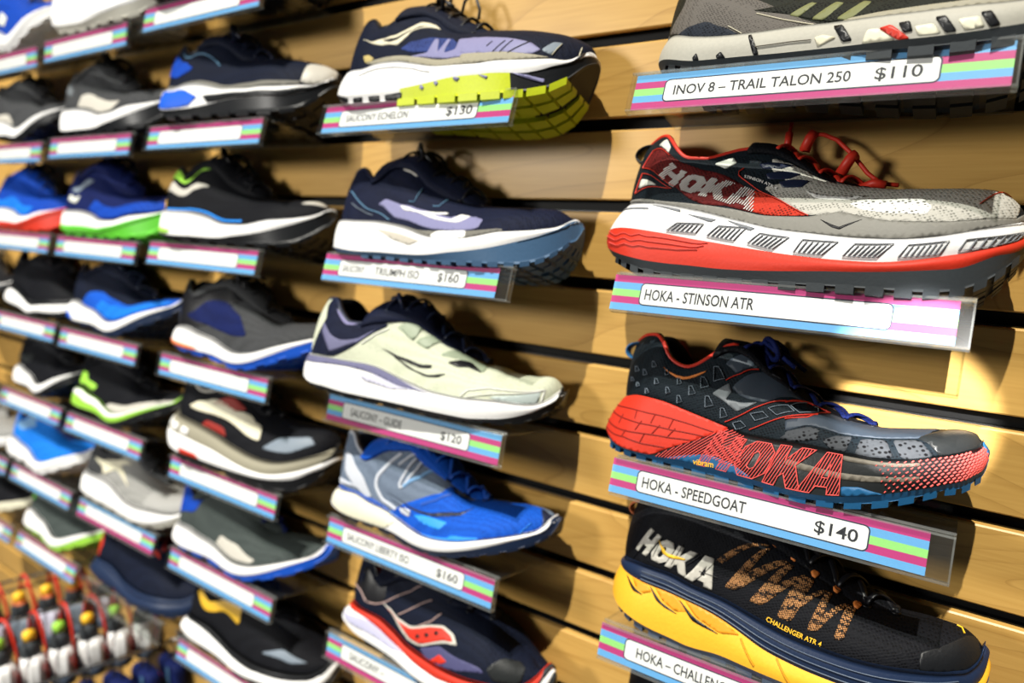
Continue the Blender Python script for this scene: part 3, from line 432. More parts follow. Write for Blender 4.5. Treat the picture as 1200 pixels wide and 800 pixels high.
SHOES['inov'] = dict(
 feather=[(.0041,.036),(.0089,.0422),(.0405,.031),(.0833,.0281),(.1092,.0287),(.1362,.0263),(.1597,.0245),(.1674,.0238),(.1957,.0224),(.2277,.0233),(.2471,.0278),(.2672,.0389),(.2773,.0495),(.2799,.0518)],
 bands=[('midsole',[(.0,.0274),(.0448,.0106),(.0866,.01),(.1126,.0093),(.1393,.0074),(.1701,.0052),(.1982,.004),(.2297,.0066),(.2527,.0139),(.2725,.0281),(.2821,.0409),(.2837,.0444)],.001,.002),('outsole',[(.0014,.0243),(.0453,.0078),(.0872,.0066),(.1131,.0061),(.1397,.0043),(.1706,.0017),(.1987,.0),(.2303,.0015),(.2533,.0081),(.2738,.0222),(.2836,.0374),(.2855,.042)],-.003,.0)],
 T=[(.008,.0,.1059),(.0181,.012,.1037),(.0298,.021,.0977),(.0422,.028,.0828),(.0542,.03,.071),(.066,.029,.0683),(.0785,.026,.0723),(.0923,.022,.0767),(.1067,.02,.0782),(.1216,.018,.0742),(.1365,.016,.0677),(.1534,.013,.0623),(.1739,.006,.0642),(.1887,.0,.0669),(.2085,.0,.0673),(.2275,.0,.0677),(.2499,.0,.0691),(.267,.0,.0701),(.2754,.0,.0691),(.279,.0,.0662)],
 tongue=[(.0902,.1016),(.1059,.1),(.1317,.0871),(.1558,.0763),(.1833,.069)],
 loc=(.472,-.0523,.1662),
 tilt=.3275,
 yaw=.0,
 shelf=(0,2),
 decals=[
  ('poly','heel_cup','taupe_knit','U',[(.081,.017),(.093,.169),(.155,.369),(.172,.673),(.244,.999),(.338,.621),(.416,.288),(.491,.0),(.422,.028),(.359,.035),(.234,.013),(.0,.236)],.4),
  ('poly','heel_mesh','navy_mesh','U',[(.142,.0),(.207,.195),(.26,.315),(.306,.236),(.338,.075),(.275,.066)],.9),
  ('poly','quarter_mesh','black_mesh','U',[(.347,.426),(.396,.411),(.463,.512),(.621,.306),(.808,.204),(.81,.084),(.713,.039),(.606,.006),(.541,.065),(.486,.105),(.417,.276)],.5),
  ('poly','quarter_stripe','olive_film','U',[(.417,.268),(.447,.41),(.457,.401),(.434,.225)],.8),
  ('poly','quarter_stripe','olive_film','U',[(.455,.179),(.486,.426),(.499,.401),(.475,.141)],.8),
  ('poly','quarter_stripe','olive_film','U',[(.494,.137),(.528,.399),(.541,.339),(.514,.078)],.8),
  ('line','stitching','cream_film','U',[(.358,.371),(.409,.219),(.462,.074)],.5),
  ('line','stitching','cream_film','U',[(.309,.259),(.327,.177),(.34,.1)],.5),
  ('poly','rand','taupe_pale','U',[(.491,.0),(.558,.046),(.627,.019),(.714,.018),(.788,.042),(.836,.097),(.821,.194),(.759,.129),(.668,.082),(.557,.126),(.513,.116)],.8),
  ('poly','midsole_block','red_film','W0',[(.561,.562),(.577,.476),(.604,1.0),(.587,1.0)],.9),
  ('poly','midsole_notch','black_rubber','W0',[(.587,.436),(.602,.41),(.607,.776),(.595,.795)],.7),
  ('poly','midsole_notch','black_rubber','W0',[(.635,.381),(.649,.36),(.665,.935),(.65,.941)],.7),
  ('poly','midsole_notch','black_rubber','W0',[(.696,.404),(.711,.379),(.724,.942),(.709,.966)],.7),
  ('poly','midsole_notch','black_rubber','W0',[(.495,.225),(.508,.208),(.526,.853),(.512,.867)],.7),
  ('poly','midsole_notch','black_rubber','W0',[(.357,.17),(.363,.142),(.385,.995),(.376,1.0)],.7),
  ('poly','midsole_notch','black_rubber','W0',[(.252,.898),(.259,.733),(.269,1.0),(.255,1.0)],.7),
  ('poly','midsole_notch','black_rubber','W0',[(.305,.883),(.313,.747),(.325,1.0),(.308,1.0)],.7),
  ('line','midsole_line','taupe_film','W0',[(.376,.7),(.432,.668),(.466,.674)],.6),
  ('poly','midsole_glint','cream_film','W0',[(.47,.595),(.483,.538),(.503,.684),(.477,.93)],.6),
  ('poly','midsole_panel','cream_foam','W0',[(.609,.626),(.633,.595),(.644,.924),(.614,.909)],.5),
  ('poly','midsole_panel','cream_foam','W0',[(.666,.56),(.694,.541),(.702,.913),(.675,.929)],.5),
  ('poly','midsole_panel','cream_foam','W0',[(.546,.546),(.561,.562),(.585,1.0),(.539,.991)],.5)])
# ================================================================ materials (all procedural)
MATS = {}
def nodes(name):
    m = bpy.data.materials.new(name); m.use_nodes = True
    return m, m.node_tree, m.node_tree.nodes['Principled BSDF']
def coords(nt):
    return nt.nodes.new('ShaderNodeTexCoord').outputs['Object']
def mat(name, col, rough=.5, spec=.32, metal=0, var=.08, bump=.0, bscale=400, coat=0, sheen=0):
    if name in MATS: return MATS[name]
    m, nt, b = nodes(name); N = nt.nodes; L = nt.links
    no = N.new('ShaderNodeTexNoise'); no.inputs['Scale'].default_value = bscale; no.inputs['Detail'].default_value = 2
    L.new(coords(nt), no.inputs['Vector'])
    mx = N.new('ShaderNodeMix'); mx.data_type = 'RGBA'; mx.blend_type = 'MIX'
    mx.inputs[6].default_value = (*[c * (1 - var) for c in col], 1); mx.inputs[7].default_value = (*[min(1, c * (1 + var)) for c in col], 1)
    L.new(no.outputs['Fac'], mx.inputs[0]); L.new(mx.outputs[2], b.inputs['Base Color'])
    b.inputs['Roughness'].default_value = rough; b.inputs['Specular IOR Level'].default_value = spec; b.inputs['Metallic'].default_value = metal
    if coat: b.inputs['Coat Weight'].default_value = coat
    if bump:
        bp = N.new('ShaderNodeBump'); bp.inputs['Strength'].default_value = bump; bp.inputs['Distance'].default_value = .0006
        L.new(no.outputs['Fac'], bp.inputs['Height']); L.new(bp.outputs[0], b.inputs['Normal'])
    MATS[name] = m; return m
def knit(name, col, col2, scale=330, rough=.65, thr=.32, bump=.6, spec=.10):
    """woven mesh: small open cells of the second colour"""
    if name in MATS: return MATS[name]
    m, nt, b = nodes(name); N = nt.nodes; L = nt.links
    v = N.new('ShaderNodeTexVoronoi'); v.inputs['Scale'].default_value = scale; v.inputs['Randomness'].default_value = .35
    mp = N.new('ShaderNodeMapping'); mp.inputs['Scale'].default_value = (1, .6, 1.25); mp.inputs['Rotation'].default_value = (0, .5, 0)
    L.new(coords(nt), mp.inputs['Vector']); L.new(mp.outputs[0], v.inputs['Vector'])
    r = N.new('ShaderNodeValToRGB'); r.color_ramp.elements[0].position = thr - .08; r.color_ramp.elements[1].position = thr + .08
    r.color_ramp.elements[0].color = (*col2, 1); r.color_ramp.elements[1].color = (*col, 1)
    L.new(v.outputs['Distance'], r.inputs['Fac']); L.new(r.outputs[0], b.inputs['Base Color'])
    bp = N.new('ShaderNodeBump'); bp.inputs['Strength'].default_value = bump; bp.inputs['Distance'].default_value = .0008
    L.new(v.outputs['Distance'], bp.inputs['Height']); L.new(bp.outputs[0], b.inputs['Normal'])
    b.inputs['Roughness'].default_value = rough; b.inputs['Specular IOR Level'].default_value = spec
    MATS[name] = m; return m
def acrylic(name='clear_acrylic', tint=(.975, .98, .975), haze=.006):
    if name in MATS: return MATS[name]
    m = bpy.data.materials.new(name); m.use_nodes = True; nt = m.node_tree; N = nt.nodes; L = nt.links
    N.remove(N['Principled BSDF'])
    t = N.new('ShaderNodeBsdfTransparent'); t.inputs[0].default_value = (*tint, 1)
    g = N.new('ShaderNodeBsdfGlossy'); g.inputs['Roughness'].default_value = .06
    d = N.new('ShaderNodeBsdfDiffuse'); d.inputs[0].default_value = (.85, .86, .85, 1)
    no = N.new('ShaderNodeTexNoise'); no.inputs['Scale'].default_value = 60; no.inputs['Detail'].default_value = 4
    L.new(coords(nt), no.inputs['Vector'])
    mr = N.new('ShaderNodeMapRange'); mr.inputs['To Min'].default_value = haze * .4; mr.inputs['To Max'].default_value = haze * 1.6
    L.new(no.outputs['Fac'], mr.inputs['Value'])
    a = N.new('ShaderNodeMixShader'); L.new(mr.outputs[0], a.inputs[0]); L.new(t.outputs[0], a.inputs[1]); L.new(d.outputs[0], a.inputs[2])
    lw = N.new('ShaderNodeLayerWeight'); lw.inputs['Blend'].default_value = .5
    pw = N.new('ShaderNodeMath'); pw.operation = 'POWER'; pw.inputs[1].default_value = 5; L.new(lw.outputs['Facing'], pw.inputs[0])
    fr = N.new('ShaderNodeMath'); fr.operation = 'MULTIPLY_ADD'; fr.inputs[1].default_value = .7; fr.inputs[2].default_value = .035; L.new(pw.outputs[0], fr.inputs[0])
    s = N.new('ShaderNodeMixShader'); L.new(fr.outputs[0], s.inputs[0]); L.new(a.outputs[0], s.inputs[1]); L.new(g.outputs[0], s.inputs[2])
    L.new(s.outputs[0], N['Material Output'].inputs['Surface'])
    MATS[name] = m; return m
def wood():
    m, nt, b = nodes('maple_laminate'); N = nt.nodes; L = nt.links
    mp = N.new('ShaderNodeMapping'); mp.inputs['Scale'].default_value = (1.3, 1, 6.5)
    L.new(coords(nt), mp.inputs['Vector'])
    n1 = N.new('ShaderNodeTexNoise'); n1.inputs['Scale'].default_value = 1.5; n1.inputs['Detail'].default_value = 1.2; n1.inputs['Distortion'].default_value = .25
    L.new(mp.outputs[0], n1.inputs['Vector'])
    # growth rings: thin brown contour lines of a slow field
    mu = N.new('ShaderNodeMath'); mu.operation = 'MULTIPLY'; mu.inputs[1].default_value = 13; L.new(n1.outputs['Fac'], mu.inputs[0])
    frn = N.new('ShaderNodeMath'); frn.operation = 'FRACT'; L.new(mu.outputs[0], frn.inputs[0])
    r1 = N.new('ShaderNodeValToRGB'); e = r1.color_ramp.elements
    e[0].position = 0; e[0].color = (.66, .60, .52, 1); e[1].position = .05; e[1].color = (1, 1, 1, 1)
    k = e.new(.72); k.color = (1, 1, 1, 1); k = e.new(1.0); k.color = (.86, .83, .78, 1)
    L.new(frn.outputs[0], r1.inputs['Fac'])
    mp2 = N.new('ShaderNodeMapping'); mp2.inputs['Scale'].default_value = (6, 1, 160); L.new(coords(nt), mp2.inputs['Vector'])
    n2 = N.new('ShaderNodeTexNoise'); n2.inputs['Scale'].default_value = 2; n2.inputs['Detail'].default_value = 4; L.new(mp2.outputs[0], n2.inputs['Vector'])
    r2 = N.new('ShaderNodeValToRGB'); e = r2.color_ramp.elements
    e[0].position = .3; e[0].color = WOOD_A; e[1].position = .7; e[1].color = WOOD_B
    L.new(n2.outputs['Fac'], r2.inputs['Fac'])
    mx = N.new('ShaderNodeMix'); mx.data_type = 'RGBA'; mx.blend_type = 'MULTIPLY'; mx.inputs[0].default_value = .75
    L.new(r2.outputs[0], mx.inputs[6]); L.new(r1.outputs[0], mx.inputs[7]); L.new(mx.outputs[2], b.inputs['Base Color'])
    b.inputs['Roughness'].default_value = .38; b.inputs['Specular IOR Level'].default_value = .35
    MATS['maple_laminate'] = m; return m
WOOD_A = (.53, .305, .078, 1); WOOD_B = (.60, .36, .10, 1)
C_ = dict(
 grey_rubber=((.20, .195, .175), .6), pale_film=((.62, .64, .58), .45), navy_film=((.012, .018, .045), .4), black_film=((.006, .006, .008), .4),
 red_film=((.55, .03, .015), .45), white_film=((.82, .82, .80), .4), groove_grey=((.17, .18, .20), .6), coral_film=((.72, .095, .085), .5),
 slate_film=((.035, .048, .068), .55), grey_film=((.13, .145, .16), .5), orange_film=((.75, .23, .05), .5), charcoal_rubber=((.016, .018, .019), .35),
 steel_film=((.17, .21, .26), .5), red_foam=((.56, .03, .012), .55), dark_red_foam=((.25, .012, .006), .6), taupe_film=((.14, .125, .10), .6),
 blue_rubber=((.012, .10, .24), .5), yellow_film=((.90, .52, .03), .45), silver_film=((.50, .48, .43), .4), black_rubber=((.008, .009, .011), .4),
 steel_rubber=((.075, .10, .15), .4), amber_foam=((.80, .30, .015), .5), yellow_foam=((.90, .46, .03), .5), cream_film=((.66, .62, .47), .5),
 lavender_film=((.20, .20, .36), .55), taupe_pale=((.30, .28, .21), .6), gold_film=((.45, .36, .14), .45), lime_rubber=((.50, .58, .015), .45),
 warm_grey_film=((.16, .155, .135), .6), sky_film=((.12, .26, .42), .45), beige_foam=((.46, .43, .37), .6), slate_blue_rubber=((.045, .105, .20), .5),
 heather_film=((.125, .125, .23), .6), lilac_film=((.20, .19, .36), .6), sage_film=((.27, .32, .23), .5), mist_film=((.42, .49, .48), .5), pale_lilac=((.55, .55, .68), .6),
 bright_blue=((.02, .28, .80), .45), pale_grey_film=((.50, .53, .60), .5), pale_blue_film=((.16, .32, .55), .5), royal_film=((.01, .07, .38), .5), sky_blue=((.02, .24, .78), .45),
 cream_foam=((.72, .70, .55), .6), pink_grey_film=((.42, .29, .27), .5), indigo_film=((.06, .06, .15), .6), lavender_foam=((.42, .42, .58), .6),
 olive_film=((.16, .17, .07), .6), white_foam=((.80, .80, .80), .55), grey_foam=((.40, .39, .34), .6), dark_rubber=((.035, .042, .048), .6), navy_rubber=((.010, .022, .06), .45),
 green_foam=((.10, .50, .03), .5), lime_film=((.30, .62, .06), .5), orange_foam=((.75, .20, .07), .5), blue_foam=((.01, .10, .62), .5), silver_knit=((.30, .30, .29), .6), gold_bright=((.62, .36, .02), .45), brown_film=((.10, .07, .05), .5),
)
KN = dict(
 pale_mesh=((.44, .43, .39), (.17, .17, .15), 420), maroon_mesh=((.11, .012, .012), (.03, .005, .006), 420), red_mesh=((.46, .035, .018), (.10, .008, .005), 420), white_mesh=((.80, .80, .77), (.14, .14, .13), 300),
 navy_mesh=((.02, .025, .035), (.006, .007, .01), 420), black_mesh=((.016, .018, .014), (.003, .003, .003), 420), hex_mesh=((.055, .06, .068), (.003, .003, .004), 260), orange_dot_mesh=((.012, .010, .010), (.46, .22, .085), 640),
 navy_knit=((.008, .011, .030), (.003, .004, .011), 420), blue_mesh=((.03, .05, .18), (.008, .012, .05), 330), royal_mesh=((.008, .085, .50), (.004, .03, .22), 480), slate_knit=((.14, .18, .25), (.06, .08, .12), 600),
 sage_knit=((.56, .59, .46), (.38, .41, .31), 500), taupe_knit=((.12, .11, .10), (.06, .055, .05), 480), teal_black=((.008, .013, .018), (.003, .004, .006), 420), black_knit=((.006, .0065, .009), (.002, .002, .003), 420),
 charcoal_knit=((.05, .052, .056), (.018, .019, .02), 420), greygreen_knit=((.05, .062, .06), (.02, .026, .026), 380), cobalt_knit=((.006, .05, .36), (.003, .02, .16), 420), azure_knit=((.01, .16, .62), (.005, .07, .33), 420), grey_knit=((.26, .26, .25), (.12, .12, .12), 420), lime_knit=((.28, .60, .05), (.12, .3, .02), 420), deep_navy=((.006, .012, .075), (.003, .005, .03), 420), ink_knit=((.006, .009, .022), (.003, .004, .009), 420))
def M(name):
    if name in MATS: return MATS[name]
    if name in KN: c = KN[name]; return knit(name, c[0], c[1], c[2], thr=.44 if 'dot' in name else .32)
    c = C_[name]; return mat(name, c[0], c[1], bump=.25 if 'foam' in name or 'rubber' in name else 0)

# ================================================================ mesh helpers
def link(name, me, parent=None, material=None):
    o = bpy.data.objects.new(name, me); COL.objects.link(o)
    if parent is not None: o.parent = parent
    for k in (material if isinstance(material, (list, tuple)) else [material]):
        if k is not None: me.materials.append(k)
    return o
def mesh(name, V, F, parent=None, material=None, smooth=True, mi=None):
    me = bpy.data.meshes.new(name); me.from_pydata([tuple(map(float, v)) for v in V], [], [tuple(int(i) for i in f) for f in F])
    if smooth: me.polygons.foreach_set('use_smooth', [True] * len(me.polygons))
    o = link(name, me, parent, material)
    if mi is not None: me.polygons.foreach_set('material_index', mi)
    me.validate(); me.update(); return o
class MB:
    def __init__(s): s.V = []; s.F = []; s.mi = []
    def add(s, V, F, k=0):
        b = len(s.V); s.V += [tuple(v) for v in V]; s.F += [tuple(i + b for i in f) for f in F]; s.mi += [k] * len(F); return s
    def box(s, lo, hi, k=0, M_=None):
        x0, y0, z0 = lo; x1, y1, z1 = hi
        V = [(x, y, z) for z in (z0, z1) for y in (y0, y1) for x in (x0, x1)]
        if M_ is not None: V = [tuple(M_ @ Vector(v)) for v in V]
        return s.add(V, [(0, 2, 3, 1), (4, 5, 7, 6), (0, 1, 5, 4), (2, 6, 7, 3), (0, 4, 6, 2), (1, 3, 7, 5)], k)
    def tube(s, pts, r, n=8, k=0, closed=False, flat=1.0, up=(0, 0, 1)):
        P = [Vector(p) for p in pts]; m_ = len(P); V = []; F = []
        rr = r if hasattr(r, '__len__') else [r] * m_
        for i, p in enumerate(P):
            a = P[(i - 1) % m_] if (closed or i > 0) else p; b = P[(i + 1) % m_] if (closed or i < m_ - 1) else p
            t = (b - a); t = t.normalized() if t.length > 1e-9 else Vector((1, 0, 0))
            u = Vector(up) - t * Vector(up).dot(t)
            if u.length < 1e-4: u = Vector((1, 0, 0)) - t * t.x
            u.normalize(); v = t.cross(u)
            for j in range(n):
                an = 2 * math.pi * j / n; V.append(p + u * math.cos(an) * rr[i] * flat + v * math.sin(an) * rr[i])
        for i in range(m_ if closed else m_ - 1):
            i2 = (i + 1) % m_
            for j in range(n): F.append((i * n + j, i * n + (j + 1) % n, i2 * n + (j + 1) % n, i2 * n + j))
        if not closed: F.append(tuple(range(n - 1, -1, -1))); F.append(tuple((m_ - 1) * n + j for j in range(n)))
        return s.add(V, F, k)
    def ball(s, c, r, k=0, n=10, sc=(1, 1, 1)):
        V = []; F = []
        for i in range(n + 1):
            ph = math.pi * i / n
            for j in range(n * 2):
                th = math.pi * j / n; V.append((c[0] + r * sc[0] * math.sin(ph) * math.cos(th), c[1] + r * sc[1] * math.sin(ph) * math.sin(th), c[2] + r * sc[2] * math.cos(ph)))
        q = n * 2
        for i in range(n):
            for j in range(q): F.append((i * q + j, (i + 1) * q + j, (i + 1) * q + (j + 1) % q, i * q + (j + 1) % q))
        return s.add(V, F, k)
    def lathe(s, prof, c=(0, 0, 0), n=20, k=0, wob=None, sx=1):
        V = []; F = []
        for (r, z) in prof:
            for j in range(n):
                a = 2 * math.pi * j / n; rr = r * (1 + (wob(a, z) if wob else 0)); V.append((c[0] + sx * rr * math.cos(a), c[1] + rr * math.sin(a), c[2] + z))
        for i in range(len(prof) - 1):
            for j in range(n): F.append((i * n + j, i * n + (j + 1) % n, (i + 1) * n + (j + 1) % n, (i + 1) * n + j))
        F.append(tuple(range(n - 1, -1, -1))); F.append(tuple((len(prof) - 1) * n + j for j in range(n)))
        return s.add(V, F, k)
    def build(s, name, material, parent=None, smooth=True, bevel=0):
        o = mesh(name, s.V, s.F, parent, material, smooth, s.mi)
        if bevel:
            b = o.modifiers.new('bevel', 'BEVEL'); b.width = bevel; b.segments = 2; b.limit_method = 'ANGLE'
        return o
def empty(name, mtx, label, cat, group=None):
    o = bpy.data.objects.new(name, None); COL.objects.link(o); o.empty_display_size = .02; o.matrix_world = mtx
    tag(o, label, cat, group); return o
def tag(o, label, cat, group=None):
    o['label'] = label; o['category'] = cat
    if group: o['group'] = group
    return o
def struct(o): o['kind'] = 'structure'; return o
def grid_faces(n, m_, wrap=False, flip=False):
    F = []
    for i in range(n if wrap else n - 1):
        for j in range(m_ - 1):
            a, b = i, (i + 1) % n; f = (a * m_ + j, b * m_ + j, b * m_ + j + 1, a * m_ + j + 1)
            F.append(f[::-1] if flip else f)
    return F
FONT_CACHE = {}
def text_mesh(s, shear=0):
    """flat letters: vertices (x, y) with x in 0..w and y in 0..1 (cap height), faces"""
    if (s, shear) in FONT_CACHE: return FONT_CACHE[(s, shear)]
    c = bpy.data.curves.new('letters', 'FONT'); c.body = s; c.size = 1; c.resolution_u = 3; c.shear = shear; c.offset = .012
    o = bpy.data.objects.new('letters', c); COL.objects.link(o)
    bpy.context.view_layer.update()
    me = bpy.data.meshes.new_from_object(o.evaluated_get(bpy.context.evaluated_depsgraph_get()))
    V = np.array([v.co[:2] for v in me.vertices]); F = [tuple(p.vertices) for p in me.polygons]
    bpy.data.objects.remove(o); bpy.data.curves.remove(c); bpy.data.meshes.remove(me)
    V[:, 0] -= V[:, 0].min(); V[:, 1] /= .70
    FONT_CACHE[(s, shear)] = (V, F); return V, F

# ================================================================ decals on a shoe: (s, t) polygons on a patch
def inside(poly, x, y):
    c = False; n = len(poly)
    for i in range(n):
        x0, y0 = poly[i]; x1, y1 = poly[i - 1]
        if (y0 > y) != (y1 > y) and x < (x1 - x0) * (y - y0) / (y1 - y0) + x0: c = not c
    return c
def patch_normal(sp, kind, st, side):
    h = 2e-3; s = np.clip(st[:, 0], h, 1 - h); t = np.clip(st[:, 1], h, 1 - h)
    ds = patch_pt(sp, kind, s + h, t, side) - patch_pt(sp, kind, s - h, t, side); dt = patch_pt(sp, kind, s, t + h, side) - patch_pt(sp, kind, s, t - h, side)
    n = np.cross(ds, dt) if kind == 'U' else np.cross(dt, ds)
    n /= np.maximum(np.linalg.norm(n, axis=1, keepdims=True), 1e-9)
    return n * (-side) * (1 if True else -1)
def onto(sp, kind, st, lift, side=-1):
    st = np.asarray(st, float).reshape(-1, 2); P = patch_pt(sp, kind, st[:, 0], st[:, 1], side); return P + patch_normal(sp, kind, st, side) * lift
def metric(sp, kind, poly):
    c = np.mean(np.asarray(poly), 0); h = .01; q = np.clip(c, .02, .98)
    f = lambda a, b: patch_pt(sp, kind, np.array([a]), np.array([b]))[0]
    return np.linalg.norm(f(q[0] + h, q[1]) - f(q[0] - h, q[1])) / (2 * h), np.linalg.norm(f(q[0], q[1] + h) - f(q[0], q[1] - h)) / (2 * h)
def fill(poly, step):
    """triangulate a 2D polygon with inner points"""
    pts = []; n = len(poly)
    for i in range(n):
        a = np.array(poly[i]); b = np.array(poly[(i + 1) % n]); k = max(1, int(np.linalg.norm(b - a) / step))
        for j in range(k): pts.append(tuple(a + (b - a) * j / k))
    m_ = len(pts); edges = [(i, (i + 1) % m_) for i in range(m_)]
    xs = [p[0] for p in pts]; ys = [p[1] for p in pts]; x = min(xs) + step * .5; r = 0
    while x < max(xs):
        y = min(ys) + step * (.5 if r % 2 else .95)
        while y < max(ys):
            if inside(pts, x, y): pts.append((x, y))
            y += step
        x += step * .87; r += 1
    V, E, F, *_ = delaunay_2d_cdt([Vector(p) for p in pts], edges, [], 0, 1e-7)
    F = [f for f in F if inside(pts[:m_], sum(V[i][0] for i in f) / len(f), sum(V[i][1] for i in f) / len(f))]
    return [tuple(v) for v in V], [tuple(f) for f in F]
def smooth_closed(poly, k=1):
    for _ in range(k):
        n = len(poly); q = []
        for i in range(n):
            a = np.array(poly[i]); b = np.array(poly[(i + 1) % n]); q += [tuple(a * .9 + b * .1), tuple(a * .1 + b * .9)]
        poly = q
    return poly
def put_poly(mb, sp, kind, poly, lift, side=-1, rounded=True):
    a, b = metric(sp, kind, poly)
    if rounded: poly = smooth_closed(poly, 1)
    V, F = fill([(p[0] * a, p[1] * b) for p in poly], .0035)
    if not F: return
    st = np.array([(v[0] / a, v[1] / b) for v in V]); P = onto(sp, kind, st, lift, side)
    nrm = patch_normal(sp, kind, st, side)
    G = []
    for f in F:
        q = [P[i] for i in f]; c = np.cross(q[1] - q[0], q[2] - q[0]); G.append(f if c @ nrm[f[0]] > 0 else f[::-1])
    # rim down to the surface, so the film has thickness
    ec = {}
    for f in G:
        for i in range(len(f)): e = (f[i], f[(i + 1) % len(f)]); ec[e] = 1
    rim = [e for e in ec if (e[1], e[0]) not in ec]; V2 = [tuple(p) for p in P]; B = onto(sp, kind, st, -.0003, side); idx = {}
    for e in rim:
        for i in e:
            if i not in idx: idx[i] = len(V2); V2.append(tuple(B[i]))
    G += [(e[1], e[0], idx[e[0]], idx[e[1]]) for e in rim]
    mb.add(V2, G)
def put_line(mb, sp, kind, pts, wmm, side=-1, lift=.0009):
    a, b = metric(sp, kind, pts); q = []
    for i in range(len(pts) - 1):
        p0 = np.array(pts[i]); p1 = np.array(pts[i + 1]); k = max(1, int(math.hypot((p1 - p0)[0] * a, (p1 - p0)[1] * b) / .004))
        q += [p0 + (p1 - p0) * j / k for j in range(k)]
    q.append(np.array(pts[-1])); q = np.array(q)
    if len(q) > 4 and len(pts) > 5 and tuple(pts[0]) != tuple(pts[-1]): q[1:-1] = q[1:-1] * .5 + (q[:-2] + q[2:]) * .25
    P = onto(sp, kind, q, lift, side); nr = patch_normal(sp, kind, q, side)
    V = []; F = []; m_ = len(P); w_ = wmm / 2000
    for i in range(m_):
        t = P[min(i + 1, m_ - 1)] - P[max(i - 1, 0)]; t = t / max(np.linalg.norm(t), 1e-9); v = np.cross(nr[i], t)
        for x, h in ((-1, -.0004), (-.7, .0004), (.7, .0004), (1, -.0004)): V.append(P[i] + v * x * w_ + nr[i] * h)
    for i in range(m_ - 1):
        for j in range(3): F.append((i * 4 + j, (i + 1) * 4 + j, (i + 1) * 4 + j + 1, i * 4 + j + 1))
    mb.add(V, F)
def bil(q, u, v):
    """quad TL, TR, BR, BL; u along, v down"""
    TL, TR, BR, BL = [np.array(x) for x in q]; u = np.asarray(u)[..., None]; v = np.asarray(v)[..., None]
    return (TL * (1 - u) + TR * u) * (1 - v) + (BL * (1 - u) + BR * u) * v
# bold slanting capitals of the big logo, in a unit box per letter (x right, y down)
LETTER = {
 'H': [[(0, 1), (.14, 0), (.42, 0), (.36, .36), (.62, .36), (.68, 0), (.96, 0), (.82, 1), (.54, 1), (.59, .64), (.31, .64), (.26, 1)]],
 'O': [[(.06, .72), (.14, .2), (.38, 0), (.76, 0), (.94, .22), (.88, .76), (.62, 1), (.24, 1)], [(.37, .7), (.43, .33), (.52, .25), (.61, .33), (.57, .68), (.47, .76)]],
 'K': [[(0, 1), (.14, 0), (.42, 0), (.37, .35), (.70, 0), (1.06, 0), (.66, .42), (.9, 1), (.58, 1), (.42, .66), (.32, .76), (.28, 1)]],
 'A': [[(-.06, 1), (.46, 0), (.84, 0), (.94, 1), (.64, 1), (.63, .82), (.36, .82), (.25, 1)], [(.45, .6), (.62, .26), (.62, .6)]],
}
def hatch_segments(loops, d, slope):
    """spans of slanting lines inside even-odd loops"""
    out = []; k = -3.0
    while k < 6:
        xs = []
        for lp in loops:
            for i in range(len(lp)):
                x0, y0 = lp[i]; x1, y1 = lp[i - 1]; a = x0 + slope * y0 - k; b = x1 + slope * y1 - k
                if (a > 0) != (b > 0): r = a / (a - b); xs.append((y0 + (y1 - y0) * r, x0 + (x1 - x0) * r))
        xs.sort(); out += [(xs[i][::-1], xs[i + 1][::-1]) for i in range(0, len(xs) - 1, 2)]; k += d
    return out
def put_letters(mb, sp, kind, quad, style, lift=.0008):
    for i, ch in enumerate('HOKA'):
        loops = [[((x * 1.1 + i * .97) / 4 , y) for x, y in lp] for lp in LETTER[ch]]
        if style in ('hatch', 'hatchline'):
            for (p0, p1) in hatch_segments([[(x * 4, y) for x, y in lp] for lp in loops], .082, .35):
                q = bil(quad, np.array([p0[0] / 4, p1[0] / 4]), np.array([p0[1], p1[1]])); put_line(mb, sp, kind, [tuple(q[0]), tuple(q[1])], .7, lift=lift)
        if style == 'hatchline':
            for lp in loops:
                q = bil(quad, np.array([p[0] for p in lp + lp[:1]]), np.array([p[1] for p in lp + lp[:1]])); put_line(mb, sp, kind, [tuple(x) for x in q], .8, lift=lift)
        if style == 'solid':
            ou = loops[0]
            if len(loops) > 1:      # cut the ring open with a hairline so one outline describes it
                inn = loops[1]; j = max(range(len(ou)), key=lambda a: -math.hypot(ou[a][0] - inn[0][0], ou[a][1] - inn[0][1]))
                ou = ou[j:] + ou[:j + 1]; 
                c = sum((inn[a - 1][0] * inn[a][1] - inn[a][0] * inn[a - 1][1]) for a in range(len(inn))); co = sum((ou[a - 1][0] * ou[a][1] - ou[a][0] * ou[a - 1][1]) for a in range(len(ou)))
                if c * co > 0: inn = inn[::-1]
                ou = ou + [(p[0] + 1e-4, p[1] + 1e-4) for p in inn + inn[:1]]
            q = bil(quad, np.array([p[0] for p in ou]), np.array([p[1] for p in ou])); put_poly(mb, sp, kind, [tuple(x) for x in q], lift, rounded=False)
def put_text(mb, sp, kind, s, quad, lift=.0014):
    """quad: baseline start, baseline end, top right, top left"""
    V, F = text_mesh(s); BL, BR, TR, TL = quad; w_ = V[:, 0].max()
    st = bil((TL, TR, BR, BL), V[:, 0] / w_, 1 - V[:, 1]); P = onto(sp, kind, st, lift); N_ = patch_normal(sp, kind, st, -1); G = []
    for f in F:
        c = np.cross(P[f[1]] - P[f[0]], P[f[2]] - P[f[0]]); G.append(f if c @ N_[f[0]] > 0 else f[::-1])
    mb.add(P, G)

PATTERN = {'printed_zigzag', 'hexagon_mesh', 'printed_triangles', 'eyelet_loop', 'logo_dot'}
